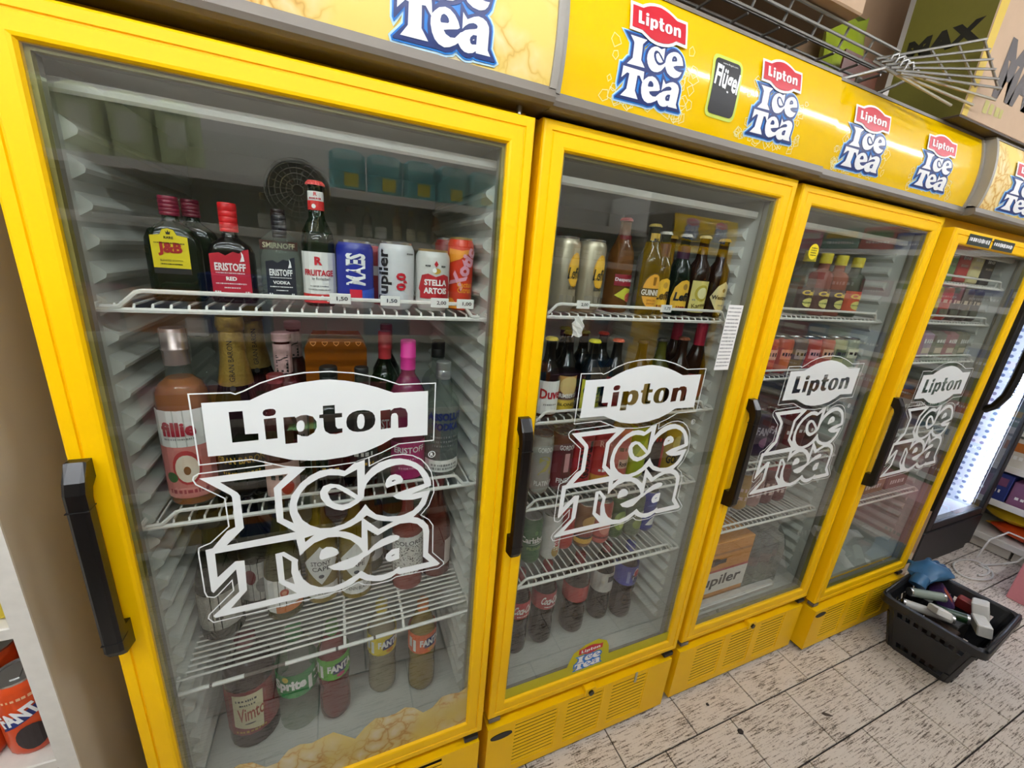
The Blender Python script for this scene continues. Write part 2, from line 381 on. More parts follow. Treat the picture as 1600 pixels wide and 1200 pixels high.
# lettering traced as polygons, in tenths of a millimetre on the door
TR = {'plate': [[1666,12621],[2311,12632],[2520,12737],[2753,12830],[3050,12903],[3352,12939],[3501,12943],[3752,12912],[4010,12855],[4278,12766],[4555,12653],[5185,12659],[5194,11749],[4554,11756],[4333,11633],[4048,11519],[3704,11454],[3371,11432],[3151,11444],[2838,11497],[2602,11587],[2320,11703],[1655,11700]], 'L': [[2007,12449],[2196,12453],[2196,12044],[2381,12042],[2375,11922],[2006,11912]], 'idot': [[2663,12406],[2650,12368],[2618,12345],[2561,12336],[2506,12341],[2478,12361],[2470,12398],[2484,12436],[2516,12457],[2571,12467],[2626,12462],[2656,12443]], 'i': [[2478,12292],[2655,12302],[2654,11928],[2482,11921]], 'p': [[2762,12300],[2935,12304],[2942,12280],[3027,12321],[3112,12321],[3209,12284],[3260,12187],[3260,12083],[3215,11983],[3112,11921],[3028,11929],[2951,11971],[2945,11815],[2762,11810]], 'p_in': [[3074,12123],[3063,12066],[3039,12028],[3004,12015],[2971,12027],[2951,12063],[2947,12120],[2958,12177],[2982,12214],[3017,12228],[3050,12216],[3070,12180]], 't': [[3373,12469],[3560,12475],[3561,12319],[3674,12318],[3671,12239],[3561,12234],[3561,12075],[3591,12024],[3670,12024],[3667,11942],[3561,11921],[3458,11937],[3388,11995],[3371,12073],[3369,12243],[3307,12247],[3310,12307],[3370,12314]], 'o': [[4232,12147],[4218,12061],[4179,11999],[4117,11955],[4033,11932],[3920,11930],[3840,11951],[3782,11992],[3747,12051],[3737,12134],[3752,12218],[3790,12278],[3850,12321],[3931,12345],[4042,12349],[4123,12330],[4183,12291],[4220,12232]], 'o_in': [[4047,12133],[4037,12050],[4015,12000],[3978,11983],[3942,11999],[3922,12048],[3916,12130],[3926,12212],[3948,12261],[3985,12279],[4020,12264],[4041,12216]], 'n': [[4321,12317],[4497,12330],[4504,12304],[4566,12350],[4681,12357],[4772,12324],[4810,12232],[4813,11984],[4795,11952],[4642,11948],[4634,12193],[4606,12246],[4566,12254],[4526,12239],[4508,12189],[4503,11960],[4325,11947]], 'outer': [[1490,11323],[2770,11366],[3042,11305],[2636,10942],[2630,10342],[2783,10211],[2737,10424],[2736,10565],[2782,10788],[2936,11012],[3097,11146],[3269,11229],[3455,11240],[3587,11210],[3682,11168],[3893,11345],[4034,11388],[4026,11026],[4155,11172],[4304,11268],[4480,11314],[4673,11307],[4831,11258],[4981,11176],[5109,11061],[5214,10903],[5290,10716],[5293,10612],[5093,10547],[4902,10478],[5282,10514],[5191,10192],[5089,10058],[4948,9931],[5039,9898],[5160,9804],[5257,9667],[5285,9518],[5274,8965],[5543,8620],[5495,8581],[4683,8557],[4617,8600],[4486,8519],[4304,8487],[4152,8521],[4002,8587],[3880,8678],[3700,8543],[3428,8477],[3137,8499],[1404,8463],[1381,8515],[1821,8935],[1820,9435],[1440,9019],[1412,9070],[1422,9942],[1527,9957],[1770,10258],[1892,10314],[1903,10903],[1885,10949]], 'I': [[1768,11212],[2761,11234],[2523,10985],[2521,10296],[2799,10020],[1732,9969],[2016,10272],[2019,10914],[1988,10982]], 'ce': [[3894,11169],[3669,11057],[3556,11092],[3396,11115],[3236,11072],[3047,10958],[2923,10798],[2860,10609],[2862,10441],[2929,10257],[3053,10114],[3211,10017],[3402,9986],[3629,10029],[3819,10136],[3953,10296],[4025,10397],[4099,10269],[4217,10133],[4441,10036],[4678,10013],[4767,10027],[4933,10087],[5047,10202],[5122,10363],[4929,10343],[4739,10368],[4615,10419],[4535,10491],[4713,10578],[5155,10677],[5113,10830],[5021,11001],[4895,11103],[4734,11166],[4589,11170],[4434,11135],[4257,11049],[4140,10955],[4057,10843],[4014,10710],[4003,10551],[3899,10448],[3754,10363],[3611,10330],[3474,10383],[3342,10490],[3252,10659],[3248,10794],[3307,10903],[3426,10938],[3576,10895],[3738,10768],[3890,10621]], 'curl': [[3375,10758],[3437,10831],[3508,10841],[3583,10784],[3855,10540],[3740,10476],[3616,10456],[3493,10506],[3412,10615]], 'eye1': [[4397,10777],[4421,10886],[4493,10960],[4590,10975],[4687,10926],[4736,10841],[4718,10772],[4432,10694],[4408,10719]], 'eye1h': [[4517,10830],[4565,10858],[4596,10840],[4541,10812]], 'tea': [[1547,9838],[2805,9858],[2843,9476],[2943,9582],[3097,9709],[3338,9783],[3534,9755],[3732,9640],[3875,9477],[3954,9305],[3870,9248],[3512,9163],[3308,9105],[3402,9004],[3593,8945],[3772,8969],[3902,9092],[3989,9180],[4051,9204],[4175,9291],[4362,9357],[4552,9408],[4654,9448],[4673,9522],[4603,9568],[4489,9577],[4314,9523],[4164,9418],[4052,9305],[4050,9808],[4241,9631],[4490,9762],[4679,9823],[4871,9810],[5029,9745],[5137,9612],[5160,9480],[5165,8892],[5307,8723],[4683,8707],[4669,8768],[4551,8684],[4357,8637],[4191,8649],[4042,8722],[3915,8852],[3809,8772],[3583,8656],[3374,8604],[3145,8655],[2980,8767],[2865,8934],[2794,9164],[2793,9327],[2808,9397],[2589,9631],[2445,9615],[2455,8958],[2737,8634],[1659,8602],[1943,8935],[1962,9594],[1824,9608],[1535,9337]], 'eye2': [[4668,9239],[4514,9227],[4411,9140],[4385,9051],[4423,8962],[4487,8929],[4669,8965]], 'eye2h': [[4507,9077],[4565,9103],[4578,9084],[4520,9058]], 'eeye': [[3166,9382],[3209,9520],[3301,9572],[3401,9549],[3489,9476],[3515,9387],[3473,9337],[3209,9296],[3177,9320]], 'gap1': [[3978,10088],[4044,10140],[4215,10005],[4367,9947],[4552,9901],[4266,9779]], 'gap2': [[3525,9888],[3747,9944],[3948,10050],[3939,9637],[3766,9782],[3652,9847]], 'gap3': [[2943,9856],[3106,9891],[2947,9762]], 'gap4': [[2554,9549],[2696,9388],[2674,9136],[2716,8854],[2626,8925],[2556,8982]], 'thin1': [[2534,11447],[1495,11410],[1427,11368],[1408,11312],[1439,11219],[1799,10901],[1802,10343],[1510,10066],[1416,10035],[1338,10001],[1323,9915],[1318,9069],[1342,8963],[1443,8920],[1494,8951],[1738,9217],[1740,8988],[1327,8562],[1306,8481],[1373,8369],[3134,8429],[3577,8465],[3853,8580],[3960,8488],[4112,8442],[4433,8437],[4604,8512],[5511,8499],[5624,8574],[5621,8643],[5371,8950],[5359,9646],[5267,9807],[5098,9949],[5258,10150],[5357,10452],[5336,10709],[5291,10921],[5210,11076],[5080,11235],[4917,11338],[4733,11387],[4554,11387],[4377,11340],[4110,11212],[4107,11380]], 'thin2': [[1523,12775],[2065,12772],[2126,12745],[2247,12793],[2476,12915],[2767,13014],[3119,13073],[3506,13084],[3885,13046],[4213,12967],[4416,12900],[4654,12807],[5322,12809],[5317,11627],[4648,11616],[4331,11467],[4090,11387],[3876,11322],[3404,11297],[2955,11335],[2711,11387],[2241,11580],[1522,11565]], 'reg': [[5291,11322]]}
TR = {k: [(a/1e4, b/1e4) for a, b in v] for k, v in TR.items()}

# ------------------------------------------------------------------ the room
def slab(name, a, b, mat):
    m = MB(); m.box(a, b, mat); return struct(m.build(name))
floor = slab('floor', (-3.2, -4.2, -.06), (3.95, 1.0, -.006), GROUT)
slab('wall_back', (-3.2, .95, -.05), (3.95, 1.05, 2.9), WALLM)
slab('wall_right', (3.85, -4.2, -.05), (3.95, .95, 2.9), WALLM)
slab('wall_left', (-3.3, -4.2, -.05), (-3.2, 1.05, 2.9), WALLM)
slab('wall_front', (-3.2, -4.3, -.05), (3.95, -4.2, 2.9), WALLM)
slab('ceiling', (-3.3, -4.3, 2.62), (3.95, 1.05, 2.72), CEILM)
# floor tiles: running bond, one object per tile where the photograph shows them
TX, TY = .302, .190
def tile_mesh(wx, wy):
    m = MB(); c = .0012; g = .0022
    m.box((g, g, -.006), (wx-g, wy-g, 0), TILE, c)
    me = m.build('tile'); d = me.data; bpy.data.objects.remove(me); return d
_tm = tile_mesh(TX, TY)
for r in range(-8, 6):
    y = -.115 + r*TY
    off = .753 if r % 2 == 0 else .910
    for c in range(-9, 10):
        x = off + c*TX
        if -1.6 < x < 3.7 and -1.62 < y < .85 and not (x < .0 and y > .12):
            link('tile', _tm, floor, (x, y, 0))
m = MB()
for (x0, x1, y0, y1) in ((-3.2, 3.95, -4.2, -1.64), (-3.2, -1.97, -1.63, .95)):
    m.box((x0, y0, -.006), (x1, y1, -.0008), TILE)
o = m.build('tile_field', floor); o['kind'] = 'stuff'
# ------------------------------------------------------------------ ceiling lamps
TUBEM = M('lamp_tube', 'f2f6ff', .4, emit=TUBE_POWER, var=0)
LAMPH = M('lamp_housing', 'e8e6e0', .4)
def tube_lamp(x0, x1, y, z, label, mat=None):
    e = tag(empty('ceiling_lamp', ((x0+x1)/2, y, z)), label, 'lamp', 'fluorescent ceiling lamps')
    h = (x1-x0)/2
    m = MB(); m.prism([(-.05, .06), (-.05, .03), (-.02, .012), (.02, .012), (.05, .03), (.05, .06)], -h, h, LAMPH, 'x'); m.build('housing', e)
    for s in (-1, 1):
        m = MB(); m.box((s*h-.012, -.022, -.03), (s*h+.012, .022, .014), LAMPH, .003); m.build('end_cap', e)
    n = max(1, round((x1-x0)/1.5))
    for k in range(n):
        a = -h+.02 + k*(2*h-.04)/n
        m = MB(); m.rod((a, 0, -.012), (a+(2*h-.04)/n-.02, 0, -.012), .014, mat or TUBEM, 10); m.build('tube', e)
    for s in (-.6, .6):
        m = MB(); m.rod((s*h, 0, .06), (s*h, 0, 2.62-z), .006, LAMPH); m.build('hanger', e)
tube_lamp(1.08, 3.6, -1.0, 2.55, 'long fluorescent tube lamp hanging over the right end of the aisle')
tube_lamp(-2.6, .40, -1.0, 2.55, 'added fill tube lamp hanging over the left end of the aisle')  # unseen lamp, added to light the first cooler
TUBE_FILL = M('fill_tube', 'f2f6ff', .4, emit=TUBE_POWER*.75, var=0)  # for the two added fill lamps below
tube_lamp(-2.6, .8, -1.95, 2.52, 'added fill tube lamp above the tall shelving across the aisle', TUBE_FILL)  # unseen lamp, added as frontal fill on the coolers
tube_lamp(-2.6, .0, -2.7, 2.54, 'added fill tube lamp over the next aisle behind the shelving', TUBE_FILL)  # unseen lamp, added for more fill from behind the shelving

# ------------------------------------------------------------------ lettering shared by doors and signs
def box_of(k):
    a = TR[k]; return min(p[0] for p in a), max(p[0] for p in a), min(p[1] for p in a), max(p[1] for p in a)
LET = ['I', 'ce', 'curl', 'eye1', 'eye1h', 'tea', 'eye2', 'eye2h', 'eeye']
GAPS = ['gap1', 'gap2', 'gap3', 'gap4']
LIP = ['L', 'idot', 'i', 'p', 'p_in', 't', 'o', 'o_in', 'n']
F_TEA = fill([TR[k] for k in ['outer'] + LET + GAPS])
F_LET = fill([TR[k] for k in LET])
F_HALO = fill([outset(TR['outer'], .006)])
F_HALO2 = fill([outset(TR['outer'], .013)])
F_PLATE = fill([TR[k] for k in ['plate'] + LIP])
F_PLAIN = fill([TR['plate']])
F_RIM = fill([outset(TR['plate'], .014)])
F_LIP = fill([TR[k] for k in LIP])
def sign_y(z):
    return -.030 + ((z-1.857)/.109)**2*.018
CUTS = [1.77+.018*k for k in range(13)]
def logo(mb, cx, z0, z1, wid, lean=0., eps=.0012, plate=True, fn=None):
    """one printed logo: plate above, two words below, laid on the curved sign face"""
    if fn is None: fn = lambda a, b, e: (a, sign_y(b)-e, b)
    zt = z0+(z1-z0)*.66 if plate else z1
    ox0, ox1, oz0, oz1 = box_of('outer'); px0, px1, pz0, pz1 = box_of('plate')
    def lay(F, bx, X0, X1, Z0, Z1, mat, e):
        vs = [(X0+(a-bx[0])/(bx[1]-bx[0])*(X1-X0), Z0+(b-bx[2])/(bx[3]-bx[2])*(Z1-Z0)) for a, b in F[0]]
        vs = [(a+lean*(b-z0), b) for a, b in vs]
        vs, fs = strips(vs, F[1], CUTS)
        mb.add([fn(a, b, e) for a, b in vs], fs, mat)
    X0, X1 = cx-wid/2, cx+wid/2
    B = (ox0, ox1, oz0, oz1)
    lay(F_HALO2, B, X0, X1, z0, zt, M('pale_ice_edge', 'bfe3f2', .4, var=.2, vscale=80), eps)
    lay(F_HALO, B, X0, X1, z0, zt, BLUEP, eps*1.8)
    lay((F_TEA[0], F_TEA[1]), B, X0, X1, z0, zt, NAVYP, eps*2.4)
    lay(F_LET, B, X0, X1, z0, zt, WHITE, eps*3)
    if plate:
        pw = wid*.80; pz = z1-(z1-z0)*.36
        P = (px0, px1, pz0, pz1); q = (cx-pw/2, cx+pw/2, pz, z1)
        lay(F_RIM, P, *q, WHITE, eps*3.6)
        lay(F_PLAIN, P, *q, REDP, eps*4.2)
        lay(F_LIP, P, *q, WHITE, eps*4.8)

# ------------------------------------------------------------------ the drinks coolers
W = .69
def rib_mesh(s):
    m = MB()
    if s > 0: m.prism([(0, 0), (.015, .010), (.017, .016), (.015, .020), (0, .032)], .075, .565, RIBM, 'y')
    else: m.prism([(0, 0), (-.015, .010), (-.017, .016), (-.015, .020), (0, .032)], .075, .565, RIBM, 'y')
    o = m.build('shelf_rib'); d = o.data; bpy.data.objects.remove(o); return d
RIB = (rib_mesh(1), rib_mesh(-1))
def slat_mesh(wd):
    m = MB(); m.prism([(.000, 0), (.000, .0086), (.0016, .0090), (.0016, 0)], 0, wd, YEL2, 'x')
    o = m.build('louver'); d = o.data; bpy.data.objects.remove(o); return d
COLS = ((.090, .232), (.268, .400), (.437, .580))
SLAT = [slat_mesh(b-a) for a, b in COLS]
def scribble(mb, x0, x1, z, h, mat, fn):
    """print too small to read: a row of uneven marks"""
    x = x0
    while x < x1-h*.4:
        wd = h*random.uniform(.3, .9); t = h*random.uniform(.35, .5)
        mb.add([fn(x, z-t), fn(min(x+wd, x1), z-t), fn(min(x+wd, x1), z+t), fn(x, z+t)], [(0, 1, 2, 3)], mat); x += wd + h*random.uniform(.15, .5)
def price_tag(parent, x, y, z, s):
    m = MB(); m.box((x-.017, y-.004, z-.008), (x+.017, y-.001, z+.010), PAPER, .0008)
    put_text(m, s, .008, x+.003, z+.001, BLACKP, lambda a, b: (a, y-.0046, b), wid=.018)
    m.build('price_tag', parent)
def wire_shelf(e, z, along='y', x0=.044, x1=.646, y0=.054, y1=.54, tags=(), tilt=0., guard=True):
    m = MB(); R = .0026
    def Z(x): return z + tilt*(x-.345)
    if along == 'y':
        n = 27
        for k in range(n+1):
            x = x0 + (x1-x0)*k/n
            m.path([(x, y0, Z(x)-.008), (x, y0+.004, Z(x)), (x, y1, Z(x))], .0021, WIRE, 5)
        for y, r in ((y0, .0042), (y0+.17, R), (y1-.15, R), (y1, .0035)): m.rod((x0-.004, y, Z(x0)-.004-(.004 if y == y0 else 0)), (x1+.004, y, Z(x1)-.004-(.004 if y == y0 else 0)), r, WIRE)
        for x in (x0, x1): m.rod((x, y0, Z(x)-.004), (x, y1, Z(x)-.004), .0035, WIRE)
    else:
        for k in range(34):
            y = y0+.010 + (y1-y0-.010)*k/33
            m.rod((x0, y, Z(x0)), (x1, y, Z(x1)), .0024, WIRE, 5)
        for x in (x0, x0+.31, x0+.44, x1): m.path([(x, y1, Z(x)-.004), (x, y0+.02, Z(x)-.004), (x, y0-.006, Z(x)-.018)], .0034, WIRE)
        xs = [x0, .10, .105, .16, .235, .335, .34, .415, .42, x1]
        for k in range(len(xs)-1):
            mt = RUST if k in (1, 3, 5, 7) and xs[k+1]-xs[k] < .09 else WIRE
            m.rod((xs[k], y0-.006, Z(xs[k])-.018), (xs[k+1], y0-.006, Z(xs[k+1])-.018), .0042 if mt is WIRE else .0034, mt)
    s = m.build('wire_shelf', e)
    if guard:
        g = MB()
        a, b = x0+.03, x1-.04
        g.path([(a-.022, y0-.001, Z(a)-.004), (a, y0-.002, Z(a)-.002), (a+.022, y0-.003, Z(a)+.019), (a+.03, y0-.003, Z(a)+.021), (b-.02, y0-.003, Z(b)+.021), (b-.012, y0-.003, Z(b)+.019), (b+.004, y0-.002, Z(b)-.002), (b+.02, y0-.001, Z(b)-.004)], .0036, WIRE)
        g.build('guard_rail', s)
    for x, t in tags: price_tag(s, x, y0-.003, Z(x)+.021, t)
    return s
def cooler(x0, y0, dz, label, sign, side_trim, shelves, base_dx=0., lock=None, sw=.72, emblem=False, paper=False, plain_door=True):
    e = tag(empty('drinks_cooler', (x0, y0, 0)), label, 'cooler', 'yellow drinks coolers in a row')
    zb, zt = .282+dz, 1.758+dz
    # cabinet
    m = MB()
    m.box((.002, .046, .25), (.038, .66, 1.765), YEL2); m.box((W-.038, .046, .25), (W-.002, .66, 1.765), YEL2)
    m.box((.038, .61, .25), (W-.038, .66, 1.765), YEL2); m.box((.038, .046, 1.715), (W-.038, .61, 1.765), YEL2)
    m.box((.038, .046, .25), (W-.038, .61, .305), YEL2)
    m.build('cabinet', e)
    m = MB(); t = .003
    m.box((.038, .047, .305), (.038+t, .61, 1.715), LINER); m.box((W-.038-t, .047, .305), (W-.038, .61, 1.715), LINER)
    m.box((.038+t, .607, .305), (W-.038-t, .61, 1.715), LINER); m.box((.038+t, .047, 1.712), (W-.038-t, .607, 1.715), LINER)
    m.box((.038+t, .047, .305), (W-.038-t, .607, .322), LINER)
    lin_ = m.build('liner', e)
    k = 0
    z = .36
    while z < 1.62:
        link('shelf_rib', RIB[0], lin_, (.041, 0, z)); link('shelf_rib', RIB[1], lin_, (W-.041, 0, z)); z += .0465
    m = MB(); m.prism([(.054, 1.672), (.058, 1.668), (.064, 1.669), (.068, 1.676), (.064, 1.684), (.054, 1.684)], .045, W-.045, WIRE, 'x'); m.build('light_cover', e)
    # door
    fw, ft, fb = .0485, .047, .051
    m = MB()
    for (a, b, c, d) in ((.012, W-.012, zt-.04, zt-.012), (.012, W-.012, zb+.012, zb+.044)): m.box((a, .036, c), (b, .045, d), GASK)
    m.box((.012, .036, zb+.044), (.044, .045, zt-.04), GASK); m.box((W-.044, .036, zb+.044), (W-.012, .045, zt-.04), GASK)
    door = m.build('door', e)
    prof = [(0, .036), (0, .006), (.04, .0015), (.10, 0), (.36, 0), (.38, .0026), (.42, .0026), (.45, .0), (.86, .0), (.94, .0012), (1, .0055), (1, .036)]
    def rect(t): return [(fw*t, zb+fb*t), (W-fw*t, zb+fb*t), (W-fw*t, zt-ft*t), (fw*t, zt-ft*t)]
    for s in range(4):
        m = MB(); vs = []
        for (t, y) in prof:
            r = rect(t); a = r[s]; b = r[(s+1) % 4]
            g = .0003
            vs += [(a[0], y, a[1]), (b[0], y, b[1])]
        n = len(prof); fs = [(2*i, 2*i+1, 2*i+3, 2*i+2) for i in range(n-1)] + [(2*n-2, 2*n-1, 1, 0)]
        fs += [tuple(2*i for i in range(n)), tuple(2*i+1 for i in range(n-1, -1, -1))]
        m.add(vs, fs, YEL); m.build('frame_rail', door)
    gx0, gx1, gz0, gz1 = fw-.002, W-fw+.002, zb+fb-.002, zt-ft+.002
    m = MB(); m.box((gx0, .0065, gz0), (gx1, .0105, gz1), PGLASS); m.build('glass_pane', door)
    m = MB(); q = .0075
    for (a, b, c, d) in ((gx0, gx1, gz0, gz0+q), (gx0, gx1, gz1-q, gz1), (gx0, gx0+q, gz0+q, gz1-q), (gx1-q, gx1, gz0+q, gz1-q)):
        m.box((a, .0125, c), (b, .022, d), SPACER); m.box((a, .0225, c), (b, .034, d), GASK)
    m.build('glazing_spacer', door)
    # handle
    m = MB(); hp = [(0, 1.196), (-.012, 1.196), (-.031, 1.172), (-.036, 1.155), (-.037, .868), (-.031, .856), (0, .850), (0, .900), (-.013, .902), (-.015, .92), (-.015, 1.142), (-.010, 1.156), (0, 1.166)]
    hz = dz
    pts = [(a, b+hz) for a, b in hp]
    n = len(pts); xs = ((.004, .72), (.008, 1.), (.024, 1.), (.029, .72))
    vs = []
    cy = -.02
    for x, k in xs:
        for i, (a, b) in enumerate(pts):
            j = .0025 if k < 1 else 0
            aa = a + (j if a < cy else (-j if a < 0 else 0)); vs.append((x, aa, b))
    fs = [tuple(range(n)), tuple(range(4*n-1, 3*n-1, -1))]
    for r in range(3):
        for i in range(n): fs.append((r*n+i, r*n+(i+1) % n, (r+1)*n+(i+1) % n, (r+1)*n+i))
    m.add(vs, fs, BLACK); hd = m.build('handle', door)
    m = MB()
    for zz in (1.128, .885): m.box((.0035, -.0378, zz+dz), (.0295, -.0146, zz+.0012+dz), BLACKM)
    m.build('joint_line', hd)
    # hinge plates
    m = MB(); m.box((W-.05, -.002, zb-.020), (W-.012, .03, zb-.006), BLACKM, .001); m.build('hinge_plate', e)
    m = MB(); m.box((.006, .004, zb-.022), (.04, .03, zb-.008), GREYT, .001); m.build('hinge_plate', e)
    m = MB(); m.rod((W-.025, .02, zt), (W-.025, .02, zt+.02), .005, ALU); m.build('hinge_pin', e)
    # sticker on the door glass
    yf = .0061; dzz = dz + .0086
    F = lambda a, b: (a, yf, b+dzz)
    m = MB(); m.add([F(a, b) for a, b in F_PLATE[0]], F_PLATE[1], STICK); m.build('name_plate_sticker', door, fix=False)
    m = MB(); m.add([F(a, b) for a, b in F_TEA[0]], F_TEA[1], STICK); m.build('word_sticker', door, fix=False)
    m = MB(); ribbon(m, TR['thin1'], .0021, STICK, F, closed=False); ribbon(m, TR['thin2'], .0021, STICK, F)
    c = TR['reg'][0]
    ribbon(m, [(c[0]+.0066*math.cos(t*PI/9), c[1]+.0066*math.sin(t*PI/9)) for t in range(18)], .0013, STICK, F)
    put_text(m, 'R', .0075, c[0], c[1], STICK, F, bold=.03)
    m.build('outline_sticker', door, fix=False)
    # sign on top
    top = 1.972
    zs = [1.786+(top-1.786)*k/12 for k in range(13)]
    m = MB()
    m.box((.0, .02, 1.766), (sw, .50, top-.004), GREYT)
    cn = m.build('sign_box', e)
    m = MB(); xa = .012 if 'l' in side_trim else -.001; xb = sw-.012 if 'r' in side_trim else sw
    vs = []
    for zz in zs: vs += [(xa, sign_y(zz), zz), (xb, sign_y(zz), zz)]
    for zz in zs[::-1]: vs += [(xa, sign_y(zz)+.006, zz), (xb, sign_y(zz)+.006, zz)]
    n = len(vs)//2
    fs = [(2*i, 2*i+1, (2*i+3) % (2*n), (2*i+2) % (2*n)) for i in range(n)]
    m.add(vs, fs, ICE if sign == 'ice' else YPAN, True)
    m.add(vs, [tuple(2*i for i in range(n)), tuple(2*i+1 for i in range(n-1, -1, -1))], GREYT)
    m.build('sign_face', cn)
    m = MB(); m.prism([(-.024, 1.768), (-.027, 1.775), (-.024, 1.788), (-.018, 1.791), (.02, 1.791), (.02, 1.766), (-.015, 1.764)], -.001, sw, GREYT, 'x'); m.build('bottom_trim', cn)
    for s in side_trim:
        a, b = (-.001, .012) if s == 'l' else (sw-.012, sw)
        poly = [(sign_y(zz)-.004, zz) for zz in zs] + [(.02, zs[-1]), (.02, zs[0])]
        m = MB(); m.prism(poly, a, b, M('light_grey_trim', '9a958b', .35), 'x'); m.build('side_trim', cn)
    m = MB(); m.prism([(sign_y(top)-.002, top), (sign_y(top)-.002, top+.006), (.02, top+.008), (.02, top)], -.001, sw, GREYT, 'x'); m.build('top_trim', cn)
    # kick panel with louvres
    b0, b1 = .022, .240+dz*.5
    m = MB()
    zs2 = (.050, .232+dz*.5)
    xs = [0.004, COLS[0][0], COLS[0][1], COLS[1][0], COLS[1][1], COLS[2][0], COLS[2][1], W-.006]
    yb, yk = base_dx, base_dx+.006
    for i in range(0, 8, 2): m.box((xs[i], yb, zs2[0]), (xs[i+1], yk, zs2[1]), YEL2)
    m.box((xs[0], yb, b0), (xs[-1], yk, zs2[0]), YEL2); m.box((xs[0], yb, zs2[1]), (xs[-1], yk, b1), YEL2)
    m.box((xs[0], yk, b1-.005), (xs[-1], yb+.07, b1), YEL2)
    m.box((xs[0], yk, b0), (xs[0]+.004, yb+.6, b1-.005), YEL2); m.box((xs[-1]-.004, yk, b0), (xs[-1], yb+.6, b1-.005), YEL2)
    kp = m.build('kick_panel', e)
    m = MB(); m.box((.02, base_dx+.014, 0.006), (W-.02, .6, .212), DARK); m.build('slot_shade_block', e)  # black block added behind the louvres: shade of the slots as colour
    for ci in range(3):
        zz = zs2[0]+.0035
        while zz < zs2[1]-.012:
            link('louver', SLAT[ci], kp, (COLS[ci][0], yb+.001, zz)); zz += .0150
    if emblem:
        m = MB(); vs = [(.047+.034*math.cos(t*PI/10), .20+.011*math.sin(t*PI/10)) for t in range(20)]
        m.prism(vs, yb-.0025, yb, BLACKM); m.build('oval_emblem', kp)
    if lock:
        m = MB(); x = lock
        m.box((x-.02, yb-.004, b1-.016), (x+.02, yb+.02, b1+.018), YEL2, .002); lk = m.build('lock_bracket', kp)
        m = MB(); m.prism([(x+.009*math.cos(t*PI/7), b1+.001+.009*math.sin(t*PI/7)) for t in range(14)], yb-.010, yb-.004, BLACK); m.build('lock', lk) if False else m.build('lock', kp)
    for k in (0, 1):
        for q in (.06, .52):
            m = MB(); m.lathe([(.016, 0), (.018, .004), (.014, .02)], BLACKM, 10); m.build('foot', e, (.06+k*(W-.12), q, 0))
    for s in shelves: wire_shelf(e, **s)
    if paper:
        m = MB(); m.box((.560, .0058, 1.285), (.612, .0063, 1.455), PAPER)
        for r in range(17): 
            zz = 1.447-r*.0094
            scribble(m, .563, .608, zz, .0042, GREYP, lambda a, b: (a, .0056, b))
        m.build('price_list_sheet', door)
    return e, door, cn
c1, d1, s1 = cooler(-.7103, -.0132, -.0086, 'nearest yellow cooler, leftmost of the row, with spirits and wine', 'ice', 'r',
    [dict(z=1.404, tags=((.372, '1,50'), (.455, '1,50'), (.545, '2,00'), (.595, '1,00'))), dict(z=1.030), dict(z=.668, along='x', tilt=.035, guard=False)], base_dx=.0, lock=.44, sw=.7083)
c2, d2, s2 = cooler(0, 0, 0, 'second yellow cooler from the left, with beer bottles and cans', 'yellow', 'l',
    [dict(z=1.412, tags=((.16, '2,00'), (.40, '1,75'))), dict(z=1.160), dict(z=.922), dict(z=.677)], lock=.345, emblem=True, paper=True, sw=.7235)
c3, d3, s3 = cooler(.7245, .0086, -.0005, 'third yellow cooler from the left, with an orange beer carton inside', 'yellow', 'r',
    [dict(z=1.428), dict(z=1.240), dict(z=.922), dict(z=.684)], lock=.37, sw=.7135)
c4, d4, s4 = cooler(1.4392, -.0158, -.0261, 'fourth yellow cooler, rightmost of the row, behind the shopping basket', 'ice', 'l',
    [dict(z=1.575), dict(z=1.435), dict(z=1.285), dict(z=.98), dict(z=.672)], base_dx=-.012, emblem=True)
# sign prints, in the coolers' own coordinates
def shards(mb, cx, z0, z1, wid, n, rnd):
    for k in range(n):
        a = rnd.uniform(-1, 1); 
        x = cx + math.copysign(wid*(.42+.22*rnd.random()), a) if k % 3 else cx + wid*.7*a
        z = z0-.004 + (z1-z0)*.75*rnd.random()**1.6 if k % 3 else z0-.006+.012*rnd.random()
        z = min(max(z, 1.798), 1.955)
        r = rnd.uniform(.006, .014); q = rnd.uniform(0, 6.28); nn = rnd.choice((4, 5, 5))
        pts = [(x+r*(.6+.5*rnd.random())*math.cos(q+6.283*i/nn), min(max(z+r*(.6+.5*rnd.random())*math.sin(q+6.283*i/nn), 1.79), 1.962)) for i in range(nn)]
        ribbon(mb, pts, .0013, SHARD, lambda a, b: (a, sign_y(b)-.0008, b))
rnd = random.Random(3)
def sign_print(cn, ox, items, sh=True):
    for (cx, z0, z1, wd, ln) in items:
        m = MB(); logo(m, cx-ox, z0, z1, wd, ln); m.build('logo_print', cn, fix=False)
        if sh:
            m = MB(); shards(m, cx-ox, z0, z1, wd, 30, rnd); m.build('ice_shard_print', cn, fix=False)['kind'] = 'stuff'
sign_print(s1, -.7103, [(-.185, 1.792, 1.962, .150, 0.)], False)
sign_print(s2, 0, [(.192, 1.803, 1.954, .148, 0.), (.517, 1.806, 1.948, .142, 0.)])
sign_print(s3, .7245, [(.863, 1.798, 1.938, .170, 0.), (1.195, 1.802, 1.936, .176, 0.)])
sign_print(s4, 1.4392, [(1.690, 1.795, 1.94, .26, 0.)], False)
